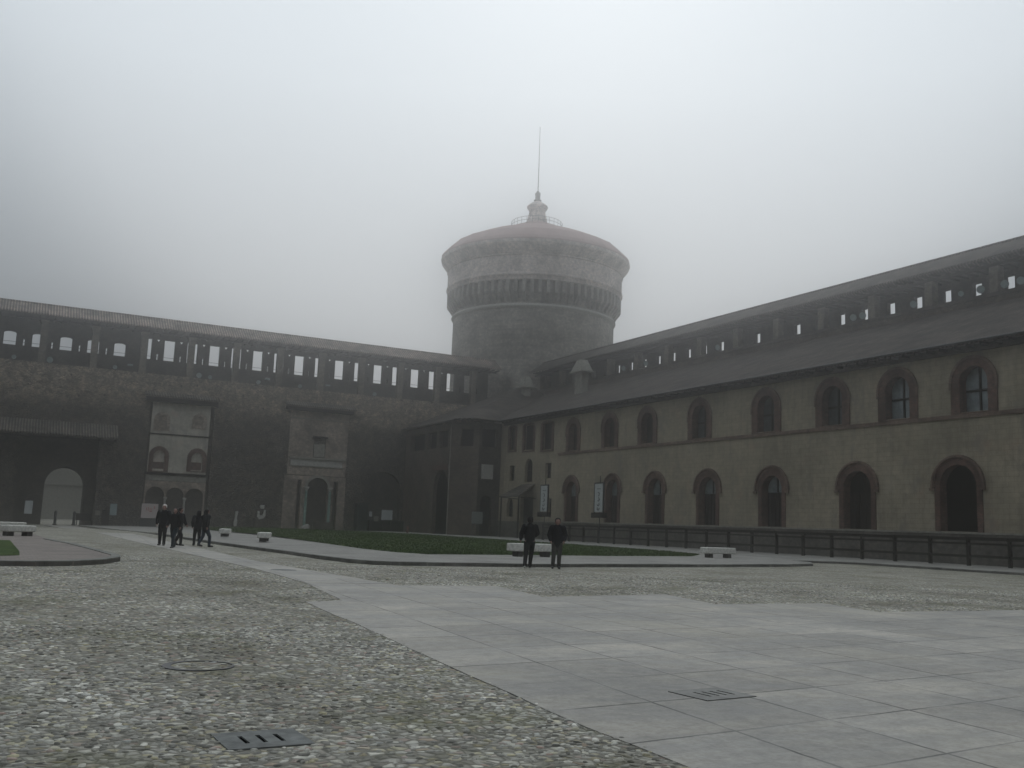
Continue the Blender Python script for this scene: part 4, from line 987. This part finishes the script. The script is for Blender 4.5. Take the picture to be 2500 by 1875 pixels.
# ------------------------------------------------------------------ people
SKIN = plain('skin', (.30, .18, .15), .6, .3, var=.1)
def capsules(chains, voxel, name, m, parent, smooth_it=4):
    """one continuous surface from tapered chains: union by voxel remesh"""
    bb = MB()
    for ch in chains:
        pts = [Vector(p[:3]) for p in ch]; rs = [p[3] for p in ch]; sq = [p[4] if len(p) > 4 else 1.0 for p in ch]
        for i in range(len(pts)):
            # ellipsoid at each joint
            v = []; f = []; nu, nv2 = 10, 6; r = rs[i]
            for a in range(nv2+1):
                th = math.pi*a/nv2
                for q in range(nu):
                    ph = 2*math.pi*q/nu; v.append((pts[i].x+r*math.sin(th)*math.cos(ph), pts[i].y+r*sq[i]*math.sin(th)*math.sin(ph), pts[i].z+r*math.cos(th)))
            for a in range(nv2):
                for q in range(nu): k = (q+1) % nu; f.append((a*nu+q, a*nu+k, (a+1)*nu+k, (a+1)*nu+q))
            bb.raw(v, f)
            if i:
                p, q_ = pts[i-1], pts[i]; d = (q_-p)
                if d.length < 1e-4: continue
                d.normalize(); a_ = d.cross(Vector((0, 1, 0)))
                if a_.length < .1: a_ = d.cross(Vector((1, 0, 0)))
                a_.normalize(); b_ = d.cross(a_); v = []
                for (c, r, s_) in ((p, rs[i-1], sq[i-1]), (q_, rs[i], sq[i])):
                    for k in range(12):
                        t = 2*math.pi*k/12; o_ = a_*math.cos(t)*r+b_*math.sin(t)*r; o_.y *= s_; v.append(c+o_)
                bb.raw(v, [tuple(range(11, -1, -1)), tuple(range(12, 24))]+[(k, (k+1) % 12, 12+(k+1) % 12, 12+k) for k in range(12)])
    me = bpy.data.meshes.new(name); me.from_pydata(bb.v, [], bb.f)
    bm = bmesh.new(); bm.from_mesh(me); bmesh.ops.recalc_face_normals(bm, faces=bm.faces); bm.to_mesh(me); bm.free()
    to = bpy.data.objects.new('tmp', me); COL.objects.link(to)
    rm = to.modifiers.new('r', 'REMESH'); rm.mode = 'VOXEL'; rm.voxel_size = voxel; rm.use_smooth_shade = True
    s = to.modifiers.new('s', 'SMOOTH'); s.iterations = smooth_it; s.factor = .5
    dg = bpy.context.evaluated_depsgraph_get(); me2 = bpy.data.meshes.new_from_object(to.evaluated_get(dg))
    bpy.data.objects.remove(to); bpy.data.meshes.remove(me)
    me2.materials.clear(); me2.materials.append(m); me2.name = name
    me2.polygons.foreach_set('use_smooth', [True]*len(me2.polygons))
    o = bpy.data.objects.new(name, me2); COL.objects.link(o); o.parent = parent; return o
def person(x, y, face, height, label, pose, jacket, trousers, shoes, hair, hairstyle='short', hem=.50, zb=0.0, long_coat=False, sole=None, bulk=1.0):
    """local frame: +Y is where the body faces, origin between the feet. pose = dict of joints in units of height"""
    t = thing('person', label, 'person', (x, y, zb), None, face); H = height
    lf, rf = pose['lf'], pose['rf']                       # feet (x, y) , body x>0 is the person's right
    hip = .52; hd = Vector((pose.get('lean', 0), pose.get('fwd', 0)))
    def P(a, b, c, r, s=1.0): return (a*H, b*H, c*H, r*H, s)
    tx, ty = hd.x, hd.y
    body = [[P(0, 0, hip, .07, .75), P(tx*.5, ty*.5, .66, .072, .7), P(tx, ty, .80, .075, .6), P(tx, ty, .835, .034), P(tx, ty+.008, .875, .03), ],
            [P(tx, ty+.006, .925, .050, 1.12), P(tx, ty+.012, .945, .052, 1.15)], [P(tx, ty+.02, .90, .036, 1.0), P(tx, ty+.03, .885, .026)],
            [P(tx, ty+.062, .925, .0085), P(tx, ty+.070, .91, .010)],                       # nose
            [P(tx-.050, ty+.005, .918, .011), P(tx-.050, ty+.002, .90, .008)], [P(tx+.050, ty+.005, .918, .011), P(tx+.050, ty+.002, .90, .008)]]  # ears
    legs = []
    for sx_, ft, kb in ((-1, lf, pose.get('lk', .02)), (1, rf, pose.get('rk', .02))):
        hx = sx_*.052; kx, ky = (hx+ft[0])/2, (ft[1])/2+kb
        lift = ft[2] if len(ft) > 2 else 0
        legs.append((hx, kx, ky, ft, lift))
        body.append([P(hx, 0, .50, .06), P(kx, ky, .28, .036), P(ft[0], ft[1]-.01, .05+lift, .024)])
        body.append([P(ft[0], ft[1]-.02, .025+lift, .024), P(ft[0]+sx_*.008, ft[1]+.085, .016+lift*.5, .022)])
    arms = []
    for sx_, el, ha in ((-1, pose['le'], pose['lh']), (1, pose['re'], pose['rh'])):
        sh = (tx+sx_*.108, ty, .805); arms.append((sh, el, ha))
        body.append([P(*sh, .030), P(*el, .024), P(*ha, .016)])
        hv = (Vector(ha)-Vector(el)).normalized(); sd = hv.cross(Vector((sx_, 0, 0))); 
        if sd.length < .2: sd = Vector((0, 1, 0))
        sd.normalize(); pal_ = Vector(ha)+hv*.028
        body.append([P(*ha, .014), P(*pal_, .021, .9)])
        for k, (o_, ln) in enumerate(((-.017, .038), (-.006, .043), (.006, .041), (.016, .034))):   # four fingers, slightly curled
            b0 = pal_+sd*o_+hv*.012; b1 = b0+hv*ln*.55+Vector((-sx_*.004, 0, 0)); b2 = b1+hv*ln*.4+Vector((-sx_*.010, 0, 0))
            body.append([P(*b0, .0062), P(*b1, .0056), P(*b2, .0048)])
        b0 = Vector(ha)+hv*.01+sd*.018; b1 = b0+hv*.022+sd*.016; body.append([P(*b0, .0072), P(*b1, .0055)])   # thumb
    bo_ = capsules(body, .0085*H/1.8, 'body', SKIN, t, 3)
    # eyes and mouth as tiny dark shapes on the face
    bb = MB()
    for sx_ in (-1, 1): bb.lathe(((tx+sx_*.02)*H, (ty+.0665)*H), [(.001, (.934)*H), (.007*H, .931*H), (.001, .927*H)], 8)
    bb.box(((tx-.016)*H, (ty+.050)*H, .8905*H), ((tx+.016)*H, (ty+.0575)*H, .8935*H)); bb.build('eyes_and_mouth', M['ink'], None).parent = t
    # jacket
    e = .016
    bk = bulk; jk = [[P(0, 0, hem, .094*bk, .72), P(tx*.3, ty*.3, .58, .100*bk, .72), P(tx*.7, ty*.7, .68, .104*bk, .68), P(tx, ty, .77, .100*bk, .62), P(tx, ty, .80, .080, .62), P(tx, ty, .845, .045)],
          [P(tx-.085, ty, .79, .052), P(tx, ty, .80, .06), P(tx+.085, ty, .79, .052)]]
    if long_coat: jk[0].insert(0, P(0, 0, hem-.12, .095, .75))
    for sh, el, ha in arms:
        w_ = Vector(el).lerp(Vector(ha), .93); jk.append([P(*sh, .054*bk), P(*Vector(sh).lerp(Vector(el), .5), .050*bk), P(*el, .044*bk), P(*w_, .034)])
    capsules(jk, .013, 'jacket', jacket, t, 5)
    tr = [[P(0, 0, .56, .075, .75), P(0, 0, .49, .078, .75)]]
    for hx, kx, ky, ft, lift in legs: tr.append([P(hx, 0, .49, .064), P(kx, ky, .28, .047), P(ft[0], ft[1]-.012, .085+lift, .038), P(ft[0], ft[1]-.012, .055+lift, .04)])
    capsules(tr, .012, 'trousers', trousers, t, 4)
    for k, (hx, kx, ky, ft, lift) in enumerate(legs):
        s = -1 if hx < 0 else 1
        capsules([[P(ft[0], ft[1]-.028, .028+lift, .028), P(ft[0]+s*.004, ft[1]+.03, .026+lift*.8, .029), P(ft[0]+s*.01, ft[1]+.088, .02+lift*.4, .024)]], .01, 'shoe', sole if (sole and k == 0) else shoes, t, 3)
    if hairstyle == 'short': hh = [[P(tx, ty-.002, .953, .061, 1.1), P(tx, ty-.020, .925, .058, 1.05)]]
    elif hairstyle == 'cap': hh = [[P(tx, ty-.002, .955, .058, 1.12), P(tx, ty-.01, .937, .058, 1.12)], [P(tx, ty+.05, .94, .02), P(tx, ty+.07, .935, .012)]]
    else: hh = [[P(tx, ty-.004, .95, .058, 1.1), P(tx, ty-.022, .925, .058, 1.0), P(tx, ty-.03, .86, .05, .8)], [P(tx-.045, ty-.005, .93, .02), P(tx-.047, ty, .87, .018)], [P(tx+.045, ty-.005, .93, .02), P(tx+.047, ty, .87, .018)]]
    capsules(hh, .011, 'hair' if hairstyle != 'cap' else 'cap', hair, t, 2)
    return t
JK = plain('black_jacket', (.012, .012, .013), .85, .15, var=.3, sc_=8, bmp=.3)
JK2 = plain('black_coat', (.009, .009, .011), .85, .15, var=.3, sc_=8, bmp=.3)
JEAN = plain('dark_jeans', (.022, .03, .036), .9, .1, var=.3, sc_=12)
JEAN2 = plain('blue_grey_jeans', (.035, .045, .06), .9, .1, var=.3, sc_=12)
TRB = plain('black_trousers', (.012, .012, .012), .9, .1, var=.2)
TRG = plain('grey_trousers', (.055, .053, .048), .9, .1, var=.35, sc_=7)
SHB = plain('black_shoe', (.012, .012, .012), .5, .4, var=.2)
SHW = plain('pale_shoe', (.42, .42, .38), .6, .3, var=.1)
HW = plain('white_hair', (.55, .50, .46), .8, .2, var=.1)
HD = plain('dark_hair', (.012, .010, .009), .8, .2, var=.2)
stand = dict(lf=(-.065, .02), rf=(.06, -.02), le=(-.145, -.01, .66), lh=(-.14, .04, .53), re=(.145, -.01, .66), rh=(.14, .04, .53))
pocket = dict(lf=(-.06, .03), rf=(.075, -.03), le=(-.16, -.02, .66), lh=(-.135, .035, .55), re=(.16, -.02, .66), rh=(.135, .035, .55))
walk = dict(lf=(-.05, .14), rf=(.05, -.14, .02), lk=.05, rk=.03, le=(-.15, -.06, .66), lh=(-.145, -.03, .54), re=(.15, .03, .66), rh=(.14, .12, .56))
walk2 = dict(lf=(-.05, -.12, .02), rf=(.05, .13), lk=.03, rk=.05, le=(-.15, .03, .66), lh=(-.14, .11, .56), re=(.15, -.06, .66), rh=(.145, -.04, .54))
away = -YAW                       # facing the way the camera looks
person(17.35, 31.65, away-.05, 1.85, 'man in black jacket and trousers seen from behind, left of the two by the bench', dict(lf=(-.075, -.13), rf=(.02, .12), lk=.02, rk=.02, le=(-.165, -.01, .66), lh=(-.175, .0, .55), re=(.15, .03, .68), rh=(.10, .09, .62)), JK, TRB, SHB, HD, sole=SHW, bulk=1.05)
person(18.40, 31.45, away+math.pi, 1.84, 'man in bulky black jacket and grey trousers, facing the camera before the white bench', dict(pocket, lf=(-.045, .02), rf=(.075, .02)), JK2, TRG, SHB, HD, hem=.49, bulk=1.13)
person(6.75, 46.9, away+math.pi+.15, 1.84, 'white-haired man in a black coat walking at the left of the group', dict(stand, lf=(-.06, .05), rf=(.06, -.04)), JK2, TRB, SHB, HW, bulk=1.08)
person(6.80, 43.95, away+math.pi*.95, 1.68, 'person in dark cap, dark jacket and jeans walking in front of the group', walk, JK, JEAN, SHB, HD, 'long', bulk=1.15)
person(7.53, 47.3, away-1.9, 1.72, 'person in a dark jacket walking behind the one in the dark cap, arm bent', walk2, JK2, TRB, SHB, HD, bulk=1.1)
person(8.45, 47.9, away+.45, 1.64, 'person in a dark coat striding just left of the one in blue jeans', walk, JK2, TRB, SHB, HD, 'long', bulk=1.15)
person(8.55, 46.5, away-.75, 1.70, 'person in black jacket and blue-grey jeans, rightmost of the walking group', walk2, JK, JEAN2, SHB, HD, 'long', bulk=1.22)

# ------------------------------------------------------------------ unseen wings added round the court to block low sky light
for nm, lab, face_, a0, a1 in (('rear', 'plain unseen castle wing added behind the viewer to shade the court', lambda u, v, w_: (u, -30-w_, v), -46, 60), ('side', 'plain unseen castle wing added on the far left to shade the court', lambda u, v, w_: (-46-w_, u, v), -30, 139)):
    t = thing('sky_blocking_wing', lab, 'building', (0, -30, 0) if nm == 'rear' else (-46, 50, 0))
    hl = [rect(q, q+1.6, z, z+2.6) for q in np.arange(a0+4, a1-4, 7.5).tolist() for z in (2.5, 9.5, 17)]
    plate('wall', rect(a0, a1, -1, 25), hl, face_, .8, M['brick'], t)
    bb = MB()
    if nm == 'rear': bb.box((a0, -44, -1), (a1, -31.2, 25)).box((a0-1, -45, 25.01), (a1, -29, 25.4))
    else: bb.box((-60, a0, -1), (-47.2, a1, 25)).box((-61, a0, 25.01), (-45, a1, 25.4))
    bb.build('body', M['darkbrick'], t)
# ------------------------------------------------------------------ haze
hz = MB(); hz.box((-330, -180, -2.6), (430, 480, 77)); 
hm = bpy.data.materials.new('fog'); hm.use_nodes = True; ht = hm.node_tree; ht.nodes.clear()
o_ = ht.nodes.new('ShaderNodeOutputMaterial'); pv = ht.nodes.new('ShaderNodeVolumePrincipled')
pv.inputs['Color'].default_value = (.99, .99, .99, 1); pv.inputs['Density'].default_value = .0030; pv.inputs['Anisotropy'].default_value = .94
ht.links.new(pv.outputs[0], o_.inputs['Volume'])
ho = hz.build('haze', hm); tag(ho, kind='stuff')
